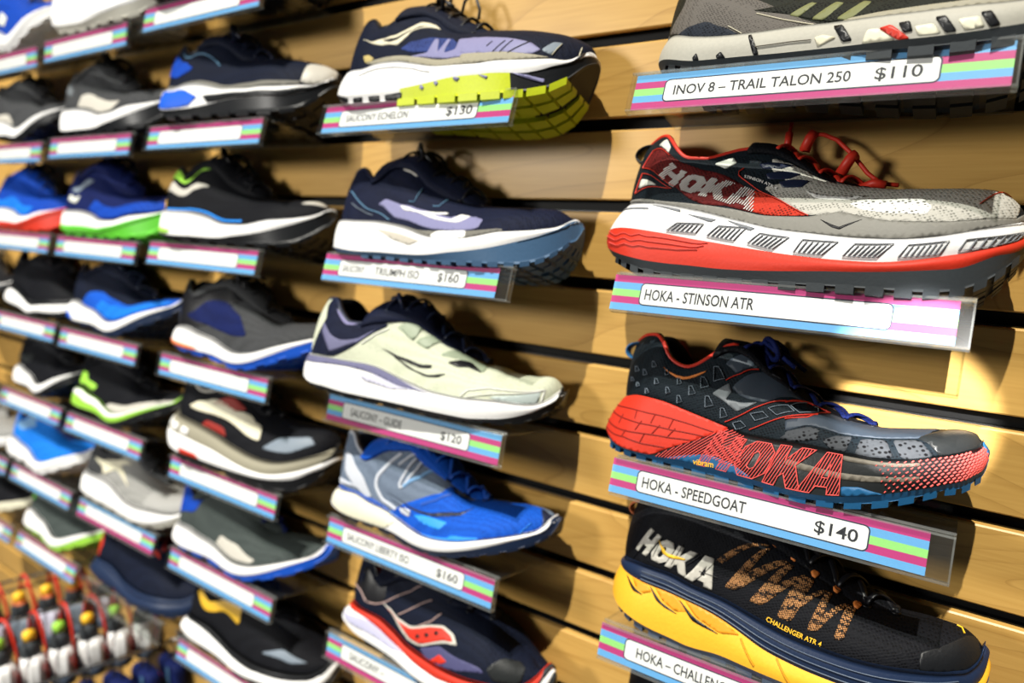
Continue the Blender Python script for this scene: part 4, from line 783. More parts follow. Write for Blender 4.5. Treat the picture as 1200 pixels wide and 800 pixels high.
# ================================================================ one running shoe
def make_shoe(sp, look, mtx, label, cat='shoe', group=None, fine=True):
    root = empty('running_shoe', mtx, label, cat, group)
    if fine: ns, nt_ = 120, 28
    else: ns, nt_ = 36, 9
    S = np.linspace(0, 1, ns)
    # upper: outer side then inner side, one skin
    V = []; F = []
    for side in (-1, 1):
        b = len(V); s_, t_ = np.meshgrid(S, np.linspace(0, 1, nt_), indexing='ij'); P = upper_pt(sp, s_.ravel(), t_.ravel(), side)
        V += list(P); F += [tuple(i + b for i in f) for f in grid_faces(ns, nt_, flip=side > 0)]
    mesh('upper', V, F, root, M(look['upper']))
    T = np.asarray(sp['T']); xT0, xT1 = T[0, 0], T[-1, 0]; tg = np.asarray(sp['tongue'])
    f_th = (tg[0, 0] + .012 - xT0) / (xT1 - xT0); s_th = math.acos(1 - 2 * f_th) / math.pi      # where the tongue starts
    iz = np.argmax(T[2:, 1] < 1e-4) + 2; s_end = math.acos(1 - 2 * (T[iz, 0] - xT0) / (xT1 - xT0)) / math.pi
    # collar lining
    n = 40 if fine else 20; ss = np.linspace(s_th, 0, n); E = np.concatenate([top_line(sp, ss, -1), top_line(sp, ss[::-1][1:], 1)]); m_ = len(E)
    zf = sp['feather'][2][1]; cx = xT0 + (T[np.argmax(T[:, 0] > tg[0, 0]), 0] - xT0) * .5; V = []; prof = [(0, 0), (.0022, .0022), (.006, .002), (.008, -.003), (.0075, -.014), (.005, -.03), (.007, None)]
    for e in E:
        c = np.array([np.clip(e[0], xT0 + .03, tg[0, 0]), 0, 0]); d = c - [e[0], e[1], 0]; d /= max(np.linalg.norm(d), 1e-6)
        for (i_, h) in prof: V.append((e[0] + d[0] * i_, e[1] + d[1] * i_, max(e[2] + h, zf + .004) if h is not None else zf + .004))
    k = len(prof); F = grid_faces(m_, k, flip=True); F.append([i * k + k - 1 for i in range(m_)])
    mesh('collar_lining', V, F, root, M(look['lining']))
    if look.get('binding'):
        MB().tube(E, .0019, 8).build('collar_binding', M(look['binding']), root)
    # tongue
    if tg is not None:
        q = np.array([tg[0] + (tg[0] - tg[1]) * .25] + list(tg)); nx = 26 if fine else 13; d = np.r_[0, np.cumsum(np.linalg.norm(np.diff(q, axis=0), axis=1))]; u = np.linspace(0, d[-1], nx)
        X = np.interp(u, d, q[:, 0]); Z = hermite(d, q[:, 1], u); wy = np.maximum(np.interp(X, T[:, 0], T[:, 1]) + .004, .004); V = []; nv = 11
        for i in range(nx):
            zt = np.interp(X[i], T[:, 0], T[:, 2])
            for j in range(nv):
                v = j / (nv - 1) * 2 - 1; V.append((X[i], v * wy[i], min(Z[i], 1e9) - .0035 - abs(v) ** 2.2 * max(Z[i] - .0035 - zt + .006, .004)))
        o = mesh('tongue', V, grid_faces(nx, nv, flip=True), root, M(look.get('tongue', look['upper']))); so = o.modifiers.new('thick', 'SOLIDIFY'); so.thickness = .004; so.offset = -1
    # laces
    lm = M(look['laces']); mb = MB(); nl = look.get('nlace', 6); sl = np.linspace(s_th + .012, s_end - .01, nl); tz = lambda x: float(np.interp(x, tg[:, 0], tg[:, 1]))
    LP = [upper_pt(sp, np.array([a]), np.array([.93]), -1)[0] for a in sl]; RP = [upper_pt(sp, np.array([a]), np.array([.93]), 1)[0] for a in sl]
    def bar(a, b, up):
        pts = []
        for j in range(13):
            v = j / 12; p = a + (b - a) * v; ztop = max(tz(p[0]) + .0012 + up, p[2]); w_ = 1 - abs(2 * v - 1) ** 2.4; pts.append((p[0], p[1], p[2] + .001 + (ztop - p[2]) * w_))
        mb.tube(pts, .0026, 8, flat=.5)
    for i in range(nl):
        if i < nl - 1: bar(LP[i + 1], RP[i], 0); bar(RP[i + 1], LP[i], .002)
    bar(LP[-1], RP[-1], 0)
    k0 = np.array([tg[1, 0] * .6 + tg[2, 0] * .4, 0, 0]); k0[2] = tz(k0[0]) + .002
    if look.get('bow', True):
        mb.ball(k0 + [0, 0, .001], .0055, sc=(1, 1.1, .75))
        for sd, ln in ((-1, 1), (1, .9)):
            pts = []
            for j in range(15):
                a = 2 * math.pi * j / 14; r = .5 - .5 * math.cos(a)
                pts.append(k0 + [.006 + .016 * r * ln, sd * (.004 + .018 * r + .005 * math.sin(a)), .003 + .007 * math.sin(a) - .009 * r])
            mb.tube(pts, .0023, 7)
            e = [k0 + [0, sd * .002, 0], k0 + [.008, sd * .012, .004], k0 + [.022, sd * .018, -.005], k0 + [.036, sd * .021, -.014]]
            mb.tube(e, .002, 7)
    for pts, r in look.get('lace_extra', []): mb.tube([k0 + np.array(p) for p in pts], r, 8)
    lo = mb.build('laces', lm, root)
    if look.get('aglet'):
        a = MB(); pts, r = look['aglet']; a.tube([k0 + np.array(p) for p in pts], r, 8); a.build('aglet', M(look.get('aglet_mat', look['laces'])), lo)
    # eyelets on the near side
    if fine:
        mb = MB()
        for s0 in sl:
            c = onto(sp, 'U', [(s0, .9)], .0004)[0]; nr = patch_normal(sp, 'U', np.array([(s0, .9)]), -1)[0]; a = np.cross(nr, [1, 0, 0]); a /= np.linalg.norm(a); b = np.cross(nr, a)
            mb.tube([c + (a * math.cos(t) + b * math.sin(t)) * .003 for t in np.linspace(0, 2 * math.pi, 13)[:-1]], .0008, 6, closed=True)
        mb.build('eyelets', M(look.get('eyelet', 'black_film')), root)
    # sole
    nb = len(sp['bands'])
    for i, bd in enumerate(sp['bands']):
        rows = 8 if fine else 5; tt = np.linspace(0, 1, rows); V = []; m_ = 2 * ns - 2
        ring_ = [(s, -1) for s in S] + [(s, 1) for s in S[::-1][1:-1]]; sa = np.array([r[0] for r in ring_]); sg = np.array([r[1] for r in ring_]); cols = []
        for t in tt:
            P = np.where((sg < 0)[:, None], wall_pt(sp, i, sa, np.full(m_, t), -1), wall_pt(sp, i, sa, np.full(m_, t), 1)); cols.append(P)
        V = np.stack(cols, 1).reshape(-1, 3); F = grid_faces(m_, rows, wrap=True, flip=True); V = list(V)
        # close: lid across the top of the first band, tread below the last
        half = ns
        def cap(row, dz, flip):
            b = len(V); inner = []
            for a in range(ns):
                pl = V[a * rows + row]; pr = V[((m_ - a) % m_) * rows + row]
                for v in (0.12, .5, .88): inner.append(tuple(np.array(pl) * (1 - v) + np.array(pr) * v + [0, 0, dz]))
            V.extend(inner); out = []
            for a in range(ns - 1):
                L0, L1 = a * rows + row, (a + 1) * rows + row; R0, R1 = ((m_ - a) % m_) * rows + row, ((m_ - a - 1) % m_) * rows + row
                c0, c1 = b + a * 3, b + (a + 1) * 3
                for q in ((L0, L1, c1, c0), (c0, c1, c1 + 1, c0 + 1), (c0 + 1, c1 + 1, c1 + 2, c0 + 2), (c0 + 2, c1 + 2, R1, R0)): out.append(q[::-1] if flip else q)
            return out
        if i == 0: F += cap(0, .003, True)
        if i == nb - 1: F += cap(rows - 1, 0, False)
        sm = look.get('sole_zones') if i == nb - 1 else None
        if sm:
            Lx = max(v[0] for v in V); mi = []
            for f in F: x = sum(V[q][0] for q in f) / len(f) / Lx; mi.append(0 if x < sm[0][0] else (2 if x > sm[1][0] else 1))
            mesh(bd[0], V, F, root, [M(sm[0][1]), M(look[bd[0]]), M(sm[1][1])], True, mi)
        else: mesh(bd[0], V, F, root, M(look[bd[0]]))
    # tread blocks under the sole
    lug = look.get('lugs'); 
    if lug:
        mb = MB(); h = lug.get('h', .004); cur = sp['bands'][-1][1]; sls = np.linspace(lug.get('s0', .12), lug.get('s1', .9), lug.get('n', 15))
        for side in (-1, 1):
            for a, b in zip(sls[:-1], sls[1:]):
                e = a + (b - a) * lug.get('fill', .62); qs = np.array([a, e])
                P = ring(cur, lug.get('off', -.002), qs, side); 
                for v0, v1 in ((0, .38), (.5, .86)):
                    Vv = []
                    for dz in (.0015, -h):
                        k_ = 1 if dz > 0 else .96
                        for p in P:
                            for v in (v0, v1): Vv.append((p[0], p[1] * (1 - v) * k_, p[2] + dz))
                    mb.add(Vv, [(0, 1, 3, 2), (4, 6, 7, 5), (0, 4, 5, 1), (2, 3, 7, 6), (0, 2, 6, 4), (1, 5, 7, 3)])
        mb.build('tread_lugs', M(lug['mat']), root, smooth=False)
    # pull loop at the heel
    if look.get('loop'):
        top = top_line(sp, np.array([0.]))[0]; lc = look['loop']; r = lc['r']; pts = []
        for j in range(15):
            a = math.pi * (-.12 + 1.12 * j / 14); pts.append(top + np.array([.003 - math.sin(a) * r * 1.25 - .35 * r * j / 14, 0, -.002 - r * (1 - math.cos(a)) * .85]))
        lo = MB().tube(pts, .0014, 12, flat=lc['w'] / .0014, up=(0, 1, 0)).build('heel_loop', M(lc['mat']), root)
        if lc.get('stripe'): MB().tube([p + np.array([-.0007, 0, .0002]) for p in pts], .0012, 10, flat=lc['w'] * .45 / .0012, up=(0, 1, 0)).build('loop_stripe', M(lc['stripe']), lo)
    # films, panels, prints
    parts = {}; single = 0
    for d in sp.get('decals', []) + look.get('decals', []):
        ty, part, mt, kind = d[:4]; key = (part, mt)
        if ty == 'poly' and part not in PATTERN or part == 'piping': single += 1; key = (part, mt, single)
        mb = parts.setdefault(key, MB())
        if ty == 'poly':
            put_poly(mb, sp, kind, d[4], d[5] / 1000)
            if 'hidden_side' in look: put_poly(mb, sp, kind, d[4], d[5] / 1000, 1)
        elif ty in ('line', 'stline'): put_line(mb, sp, kind, d[4], d[5])
        elif ty == 'toewrap':
            for sd in (-1, 1):
                for kd, pl in (('W0', [(.885, 1), (.93, .5), (.962, .05), (.985, 0), (1, 0), (1, 1)]), ('U', [(.962, 0), (.968, .3), (.982, .5), (1, .55), (1, 0)])): put_poly(mb, sp, kd, pl, .0009, sd)
        elif ty == 'hoka': put_letters(mb, sp, kind, d[4], d[5])
        elif ty == 'text': put_text(mb, sp, kind, d[4], d[5])
        elif ty == 'hatch':
            a, b = metric(sp, kind, d[4]); lp = [(p[0] * a * 1000, p[1] * b * 1000) for p in d[4]]
            k = min(p[0] for p in lp) - 60; sc = 1 / 60
            for p0, p1 in hatch_segments([[((p[0] - k) * sc, (p[1]) * sc) for p in lp]], .045, .9):
                put_line(mb, sp, kind, [((p0[0] / sc + k) / a / 1000, p0[1] / sc / b / 1000), ((p1[0] / sc + k) / a / 1000, p1[1] / sc / b / 1000)], .8)
        elif ty == 'ribs':
            q = d[4]; nr_ = d[5]; put_line(mb, sp, kind, [q[0], q[1], q[2], q[3], q[0]], .7)
            for j in range(1, nr_): u = j / nr_; r = bil(q, np.array([u, u]), np.array([.12, .95])); put_line(mb, sp, kind, [tuple(r[0]), tuple(r[1])], 1.0)
        elif ty == 'dots':
            pl = d[4]; s0, s1 = min(p[0] for p in pl), max(p[0] for p in pl); a, b = metric(sp, kind, pl)
            for r_ in range(9):
                t = .06 + r_ * .108; s = s0 + (r_ % 2) * .006
                while s < s1:
                    g = (s - s0) / (s1 - s0)
                    if inside(pl, s, t): put_line(mb, sp, kind, [(s, t + .02), (s + (.0015 + .0105 * g), t - .02 - .02 * g)], .6 + 1.1 * g)
                    s += .0135
    for key, mb in parts.items():
        if mb.V: mb.build(key[0], M(key[1]), root)
    return root
# ================================================================ the wall: maple slatwall with black grooves
GP = .0762; GAP = .0118
def slatwall():
    x0, x1 = -2.7, 1.5; mb = MB(); r0, r1 = -16, 11
    for k in range(r0, r1):
        lo = k * GP; top = (k + 1) * GP
        # board k runs from the groove above (lower edge at top) down to the groove below (upper edge at lo + GAP)
        a, b = lo + GAP, top; e = .0012
        prof = [(0, a + e), (-e + .0012, a + e), (.0, b - e), (e, b), (.007, b), (.007, b + .0)]
        V = []; P = [(.007, a), (e, a), (0, a + e), (0, b - e), (e, b), (.007, b)]
        for x in (x0, x1):
            for (y, z) in P: V.append((x, y, z))
        F = [(j, j + 6, j + 7, j + 1) for j in range(5)]
        mb.add(V, F, 0)
        # T slot behind the opening of the groove above: undercut lips and black liner
        z = top; V = []; P = [(.007, z), (.007, z - .006), (.015, z - .006), (.015, z + GAP + .006), (.007, z + GAP + .006), (.007, z + GAP)]
        for x in (x0, x1):
            for (y, zz) in P: V.append((x, y, zz))
        mb.add(V, [(j, j + 6, j + 7, j + 1) for j in range(5)], 1)
    o = mb.build('wall_back', [wood(), mat('black_liner', (.004, .004, .004), .6, spec=.2)], smooth=False); struct(o)
    m2 = MB()
    for k in range(r0 + 1, r1): m2.box((x0, .0072, k * GP - .0002), (x1, .0125, k * GP + .0012))
    struct(m2.build('trim_1', mat('dark_metal_insert', (.03, .032, .034), .35, metal=.8), smooth=False))
slatwall()
fl = MB().box((-2.7, -3.2, -1.27), (1.9, .02, -1.25)); struct(fl.build('floor', mat('floor_vinyl', (.10, .095, .09), .45, bscale=6, var=.3), smooth=False))
bb = MB().box((-2.7, -.012, -1.25), (1.5, .0, -1.16)); struct(bb.build('baseboard_back', mat('dark_baseboard', (.02, .018, .016), .5), smooth=False, bevel=.002))

# ================================================================ acrylic shelves and the paper tags in their holders
ACR = acrylic(); ACE = acrylic('acrylic_edge', (.90, .92, .91), .07)
TAGC = {'b': (.13, .40, .78), 'm': (.50, .035, .20), 'g': (.30, .72, .20)}
for k, v in TAGC.items(): mat('tag_' + k, v, .55, var=.04)
mat('tag_white', (.86, .86, .86), .55, var=.02); mat('tag_outline', (.025, .035, .07), .6); mat('tag_ink', (.02, .022, .03), .6)
def frame(x, z, tilt): return Matrix.Translation((x, 0, z)) @ Matrix.Rotation(-tilt, 4, 'X')
def plate(mb, W, y0, y1, z0, z1, k=0, r=.004):
    """plate in the xy plane with rounded front corners"""
    pts = [(0, y1)]; 
    for cx, a0 in ((r, math.pi), (W - r, 1.5 * math.pi)):
        for j in range(5): a = a0 + j * math.pi / 8; pts.append((cx + r * math.cos(a), y0 + r + r * math.sin(a)))
    pts.append((W, y1)); n = len(pts); V = [(p[0], p[1], z0) for p in pts] + [(p[0], p[1], z1) for p in pts]
    F = [tuple(range(n - 1, -1, -1)), tuple(range(n, 2 * n))]; mb.add(V, F, k); mb.add(V, [(i, (i + 1) % n, n + (i + 1) % n, n + i) for i in range(n)], 1)
LIPF = math.cos(LIP_A), math.sin(LIP_A)
def lip_matrix(off):
    """origin at the top of the lip, x along the shelf, y up the lip, z outwards (towards the aisle)"""
    c, s = LIPF; return Matrix(((1, 0, 0, 0), (0, s, -c, -SHELF_D - off * c), (0, c, s, off * s), (0, 0, 0, 1)))
def shelf(col, row, x, z, tilt, label):
    root = empty('shoe_shelf', frame(x, z, tilt), label, 'shelf', 'clear acrylic shoe shelves')
    mb = MB(); plate(mb, SHELF_W, -SHELF_D, -.0005, -.0028, 0); mb.build('shelf_plate', [ACR, ACE], root, smooth=False)
    mb = MB(); mb.box((.004, -.0005, -.0028), (SHELF_W - .004, .0105, 0)); mb.box((.004, .0085, 0), (SHELF_W - .004, .0105, .009))
    mb.build('groove_hook', [ACR], root, smooth=False)
    # folded channel that holds the tag
    H = LIP_H; mb = MB(); L = lip_matrix(0); W = SHELF_W
    mb.box((0, -H, -.0015), (W, 0, .0005), 0, L); mb.box((.0, -H, .0038), (W, -.0015, .0056), 0, L); mb.box((0, -H - .0018, -.0015), (W, -H, .0056), 1, L)
    mb.box((0, -.0006, -.0015), (W, .0012, .0012), 1, L); mb.box((W - .0012, -H, .0003), (W, -.001, .0058), 1, L); mb.box((0, -.0028, .0036), (W, -.0012, .0060), 1, L)
    mb.build('tag_holder', [ACR, ACE], root, smooth=False)
    return root
def price_tag(x, z, tilt, order, label, texts, dx=0.003, length=.242):
    mtx = frame(x, z, tilt) @ lip_matrix(.0022) @ Matrix.Translation((dx, -LIP_H + .0006, 0))
    root = empty('price_tag', mtx, label, 'price tag', 'striped paper price tags')
    H = .0292; cuts = [1, .80, .60, .40, .20, 0] if order[0] == 'm' else [1, .79, .60, .40, .21, 0]
    mb = MB(); mats = [MATS['tag_b'], MATS['tag_m'], MATS['tag_g'], MATS['tag_outline'], MATS['tag_white']]
    for ch, a, b in zip(order, cuts[:-1], cuts[1:]): mb.box((0, b * H, -.0002), (length, a * H, .0002), 'bmg'.index(ch))
    def rr(x0, x1, y0, y1, r, zz, k):
        pts = []
        for cx, cy, a0 in ((x1 - r, y1 - r, 0), (x0 + r, y1 - r, .5), (x0 + r, y0 + r, 1), (x1 - r, y0 + r, 1.5)):
            for j in range(6): a = (a0 + j * .1) * math.pi; pts.append((cx + r * math.cos(a), cy + r * math.sin(a), zz))
        mb.add(pts, [tuple(range(len(pts)))], k)
    x0, x1, y0, y1 = .104 * length, .845 * length, .215 * H, .79 * H
    rr(x0 - .0010, x1 + .0010, y0 - .0010, y1 + .0010, .0041, .0003, 3); rr(x0, x1, y0, y1, .0033, .0004, 4)
    mb.build('card', mats, root, smooth=False)
    if texts:
        tm = MB()
        for s, a, b, h in texts:       # from, to as shares of the white box, letter height in its height
            V, F = text_mesh(s); w_ = V[:, 0].max(); X0 = x0 + (x1 - x0) * a; X1 = x0 + (x1 - x0) * b; hh = (y1 - y0) * h; yb = y0 + (y1 - y0) * (.5 - h / 2)
            tm.add([(X0 + v[0] / w_ * (X1 - X0), yb + v[1] * hh, .0005) for v in V], F)
        tm.build('lettering', MATS['tag_ink'], root, smooth=False)
    return root
NB = {  # what stands on each shelf, in the words of its label
 (0, 2): 'grey trail shoe in the top right corner', (0, 0): 'white and red cushioned shoe', (0, -2): 'red heeled dark shoe with coral lettering', (0, -4): 'yellow soled black shoe', (0, -6): 'shoe cut off at the bottom right edge',
 (1, 2): 'black shoe with lime green sole pods', (1, 0): 'navy shoe with white midsole', (1, -2): 'pale green shoe with navy heel', (1, -4): 'royal blue shoe with white midsole line', (1, -6): 'black shoe with red midsole band',
 (2, 4): 'dark shoe cut by the top edge', (2, 2): 'dark shoe with bright blue heel sole', (2, 0): 'black shoe with lime collar stripe', (2, -2): 'grey and black shoe with orange heel tread', (2, -4): 'black shoe with cream swoosh panel', (2, -6): 'grey green shoe with blue sole', (2, -8): 'black shoe with gold side mark',
 (3, 4): 'white and lime shoe near the top left', (3, 2): 'charcoal shoe with silver panels', (3, 0): 'navy shoe with green tread', (3, -2): 'blue toed black shoe', (3, -4): 'black shoe with lime green midsole', (3, -6): 'silver grey mesh shoe', (3, -8): 'navy shoe with red heel',
 (4, 4): 'cobalt shoe at the upper left edge', (4, 2): 'small black shoe with grey heel at left', (4, 0): 'blue shoe with orange red sole edge', (4, -2): 'plain black shoe with white sole stripe', (4, -4): 'black shoe above the azure one', (4, -6): 'azure blue shoe', (4, -8): 'dark green shoe above the bottle hooks',
 (5, -2): 'black shoe cut by the left edge', (5, -6): 'pale grey shoe cut by the left edge', (5, -8): 'cream soled shoe cut by the left edge'}
TXT = {(0, 2): [('INOV 8 \u2013 TRAIL TALON 250', .04, .72, .46), ('$110', .80, .95, .5)], (0, 0): [('HOKA - STINSON ATR', .02, .50, .52)], (0, -2): [('HOKA - SPEEDGOAT', .025, .515, .52), ('$140', .80, .965, .52)], (0, -4): [('HOKA \u2013 CHALLENGER ATR', .06, .66, .5)],
 (1, 2): [('SAUCONY ECHELON', .05, .53, .44), ('$130', .80, .97, .52)], (1, 0): [('SAUCONY', .03, .22, .42), ('TRIUMPH ISO', .31, .66, .48), ('$160', .80, .95, .5)], (1, -2): [('SAUCONY \u2013 GUIDE', .07, .50, .5), ('$120', .80, .95, .5)], (1, -4): [('SAUCONY LIBERTY ISO', .04, .58, .48), ('$160', .80, .96, .5)], (1, -6): [('SAUCONY \u2013', .08, .40, .5)]}
PRICE = {(0, 2): 'tilted price tag lettered $110 at the top right', (0, 0): 'price tag glaring white at its right end', (0, -2): 'striped tag lettered $140 under the red heeled shoe', (0, -4): 'striped tag cut off by the bottom edge at right', (1, 2): 'striped tag lettered $130 under the lime soled shoe', (1, 0): 'striped tag lettered $160 under the navy shoe', (1, -2): 'striped tag lettered $120 under the pale green shoe', (1, -4): 'striped tag lettered $160 under the royal blue shoe', (1, -6): 'striped tag cut off at the bottom under the red banded shoe'}
AV = {(0, 2), (1, -2), (1, -6), (3, -6)}
ALL = SHELVES + [(3, -8, -.5480, -.6096, .25), (5, -2, -1.078, -.1524, .22), (5, -6, -1.088, -.4572, .25), (5, -8, -1.105, -.6096, .27), (0, -6, .468, -.4572, .19)]
SHP = {}
for (c, r, x, z, t) in ALL:
    SHP[(c, r)] = (x, z, t); nb = NB[(c, r)]
    shelf(c, r, x, z, t, 'clear acrylic shelf under the ' + nb)
    if (c, r) in ((3, -8), (0, -6)): continue
    dx = {(0, 0): -.002, (0, -2): -.002, (1, 0): -.004, (0, -4): -.001, (2, 0): -.001}.get((c, r), .003)
    if c == 4 and t < .1: dx = .003
    price_tag(x, z, t, 'bmgbm' if (c, r) in AV else 'mbgmb', PRICE.get((c, r), 'blue and magenta striped paper tag below the ' + nb), TXT.get((c, r)), dx, .236 if (c, r) in ((0, -2), (1, 0)) else .242)

# ================================================================ the nine shoes in front
AGL = ([(.012, .004, .003), (.012, .003, .012), (.012, .002, .020)], .0018)
LOOKS = {
 'stinson': dict(label='white and red cushioned trail shoe with grey toe and red laces', upper='teal_black', lining='red_film', binding='red_film', laces='red_film', tongue='black_knit', midsole='white_foam', midsole_base='red_foam', outsole='dark_rubber', nlace=5, bow=False,
   aglet=([(.004, -.006, -.002), (.004, -.007, .008), (.0045, -.007, .018)], .0016),
   lace_extra=[([(.004, -.006, -.004), (.004, -.007, .010)], .003), ([(.016, -.008, -.006), (.019, -.009, .004), (.023, -.009, .007), (.030, -.008, .007), (.040, -.006, .003), (.052, -.004, -.008), (.064, -.002, -.022), (.074, -.002, -.030), (.086, -.004, -.032)], .0017), ([(.018, -.009, -.006), (.021, -.010, .004), (.023, -.009, .008)], .0042), ([(.046, -.006, -.024), (.052, -.008, -.012), (.055, -.007, -.009)], .0042), ([(.062, -.003, -.034), (.07, -.006, -.031), (.078, -.006, -.033)], .0035)],
   lugs=dict(mat='dark_rubber', n=20, h=.0045, s0=.13, s1=.93), loop=dict(r=.0095, w=.0075, mat='black_film', stripe='steel_film')),
 'speedgoat': dict(label='dark slate trail shoe with red heel wedge and coral hatched lettering', decals=[('poly', 'toe_bumper', 'blue_rubber', 'W0', [(.955, 1), (.965, .3), (.975, 0), (1, 0), (1, 1)], .9), ('poly', 'toe_bumper', 'blue_rubber', 'U', [(.972, 0), (.978, .4), (1, .5), (1, 0)], 1.0)], upper='teal_black', lining='black_knit', binding='red_film', laces='deep_navy', tongue='black_knit', midsole='charcoal_rubber', outsole='blue_rubber', nlace=6,
   lugs=dict(mat='blue_rubber', n=20, h=.004, s0=.12, s1=.95), loop=dict(r=.009, w=.006, mat='blue_rubber', stripe='pale_film')),
 'challenger': dict(label='black trail shoe with yellow sole and grey logo letters', upper='black_knit', lining='black_knit', binding='black_film', laces='black_film', midsole='navy_rubber', midsole_base='yellow_foam', outsole='steel_rubber', nlace=6, bow=True, lugs=dict(mat='steel_rubber', n=18, h=.004, s0=.12, s1=.93), loop=dict(r=.008, w=.006, mat='orange_foam')),
 'echelon': dict(label='black and lavender running shoe with lime green sole pods', upper='ink_knit', lining='black_knit', binding='black_film', laces='black_film', midsole='white_foam', outsole='lime_rubber', sole_zones=((.36, 'white_foam'), (.80, 'black_rubber')), nlace=6, lugs=dict(mat='lime_rubber', n=9, h=.005, s0=.40, s1=.86, fill=.85), aglet=AGL,
   lace_extra=[([(.035, -.004, -.012), (.037, -.006, .0), (.042, -.006, .006), (.049, -.005, .004), (.055, -.003, -.008), (.056, -.003, -.018)], .0016)]),
 'triumph': dict(label='navy running shoe with thick white midsole and blue grey tread', decals=[('toewrap', 'toe_bumper', 'slate_blue_rubber', 'W0')], upper='navy_knit', lining='black_knit', binding='navy_film', laces='black_film', midsole='white_foam', outsole='slate_blue_rubber', nlace=6, lugs=dict(mat='slate_blue_rubber', n=16, h=.003, s0=.3, s1=.93)),
 'guide': dict(label='pale green running shoe with navy heel and white midsole', decals=[('toewrap', 'toe_bumper', 'black_rubber', 'W0')], upper='sage_knit', lining='black_knit', binding='navy_film', laces='navy_film', tongue='navy_knit', midsole='white_foam', outsole='black_rubber', nlace=6, lugs=dict(mat='black_rubber', n=16, h=.002, s0=.1, s1=.93)),
 'liberty': dict(label='royal blue running shoe with pale grey heel straps', decals=[('toewrap', 'toe_bumper', 'navy_rubber', 'W0')], upper='slate_knit', lining='slate_knit', binding='pale_grey_film', laces='royal_film', tongue='royal_mesh', midsole='white_foam', outsole='navy_rubber', nlace=7, lugs=dict(mat='navy_rubber', n=16, h=.002, s0=.1, s1=.93)),
 'redwing': dict(label='black running shoe with red midsole band and red side emblem', decals=[('toewrap', 'toe_bumper', 'dark_rubber', 'W0')], upper='ink_knit', lining='red_film', binding='black_film', laces='black_film', midsole='red_foam', midsole_base='white_foam', outsole='dark_rubber', nlace=6, lugs=dict(mat='dark_rubber', n=14, h=.002, s0=.3, s1=.9)),
 'inov': dict(label='taupe grey trail shoe cut off by the top right corner', upper='black_mesh', lining='black_knit', binding='black_film', laces='black_film', midsole='grey_foam', outsole='dark_rubber', nlace=6, lugs=dict(mat='dark_rubber', n=16, h=.005, s0=.1, s1=.93)),
}
def shoe_matrix(loc, tilt, yaw): return Matrix.Translation(loc) @ Matrix.Rotation(-tilt, 4, 'X') @ Matrix.Rotation(yaw, 4, 'Z')
for k, lk in LOOKS.items():
    sp = SHOES[k]; make_shoe(sp, lk, shoe_matrix(sp['loc'], sp['tilt'], sp['yaw']), lk['label'], 'running shoe')

# ================================================================ the blurred shoes along the wall
def variant(base, scale=1.0, high=1.0, sole=1.0):
    s = SHOES[base]; q = lambda pts: [(a * scale, b * sole) for a, b in pts]; zf = s['feather'][3][1]
    return dict(feather=q(s['feather']), bands=[(b[0], q(b[1]), b[2], b[3]) for b in s['bands']], T=[(a * scale, y, zf * sole + (z - zf) * high) for a, y, z in s['T']], tongue=[(a * scale, zf * sole + (z - zf) * high) for a, z in s['tongue']], decals=[])
SWOOSH = [(.22, .62), (.34, .42), (.46, .30), (.56, .34), (.64, .50), (.60, .58), (.52, .48), (.44, .48), (.34, .58)]
TOEP = [(.80, .05), (.80, .55), (.88, .75), (.97, .7), (.99, .3), (.99, .05)]
MIDP = [(.30, .25), (.36, .72), (.52, .78), (.58, .4), (.52, .2)]
HEELP = [(.02, .1), (.02, .7), (.12, .75), (.20, .5), (.22, .15)]
SIDEB = [(.30, .05), (.34, .38), (.5, .42), (.68, .4), (.80, .5), (.92, .6), (.98, .3), (.98, .03), (.7, .03)]
def PL(part, mt, pts, kind='U', lift=.6): return ('poly', part, mt, kind, pts, lift)
def LN(part, mt, pts, w=1.5, kind='U'): return ('line', part, mt, kind, pts, w)
HEELW = [(.01, .1), (.01, .95), (.36, .95), (.40, .6), (.33, .25), (.2, .12)]
LOWW = [(.02, .62), (.02, .98), (.95, .98), (.97, .6), (.6, .66), (.3, .66)]
G = 'running shoe'
def gen(key, base, dx, label, look, decals, yaw=.11, c=.078, scale=1.0, high=1.0, sole=1.0):
    x, z, t = SHP[key]; sp = variant(base, scale, high, sole); sp['decals'] = decals + ([('toewrap', 'toe_bumper', look['outsole'], 'W0')] if look['outsole'] not in ('white_foam', 'grey_foam', 'cream_foam') else []); bl = dict(lining='black_knit', binding='black_film', laces='black_film', midsole_base='white_foam', nlace=5, lugs=dict(mat=look['outsole'], n=10, h=.003, s0=.15, s1=.9)); bl.update(look)
    bl = dict(bl); m_ = frame(x, z, t) @ Matrix.Translation((dx, -c, .0042)) @ Matrix.Rotation(yaw, 4, 'Z')
    return make_shoe(sp, bl, m_, label, G, fine=False)
W = 'white_foam'
gen((2, 4), 'triumph', .01, 'dark navy shoe cut off by the top edge', dict(upper='ink_knit', midsole='navy_rubber', outsole='black_rubber'), [])
gen((2, 2), 'echelon', .018, 'dark running shoe with bright blue heel sole and silver toe', dict(upper='ink_knit', midsole=W, outsole='black_rubber', laces='navy_film'),
    [PL('side_panel', 'cobalt_knit', [(.1, .35), (.18, .62), (.3, .6), (.34, .4), (.24, .28)]), LN('eyestay_line', 'sky_film', [(.26, .78), (.36, .62), (.45, .42)]), PL('toe_cap', 'silver_film', TOEP), PL('heel_sole', 'blue_foam', HEELW, 'W0', .8), PL('rand', 'warm_grey_film', [(.05, .03), (.1, .12), (.4, .14), (.8, .1), (.8, .03)]), PL('sole_side', 'black_rubber', [(.42, .55), (.5, .45), (.75, .5), (.9, .4), (.93, .97), (.45, .97)], 'W0', .7)], yaw=.12)
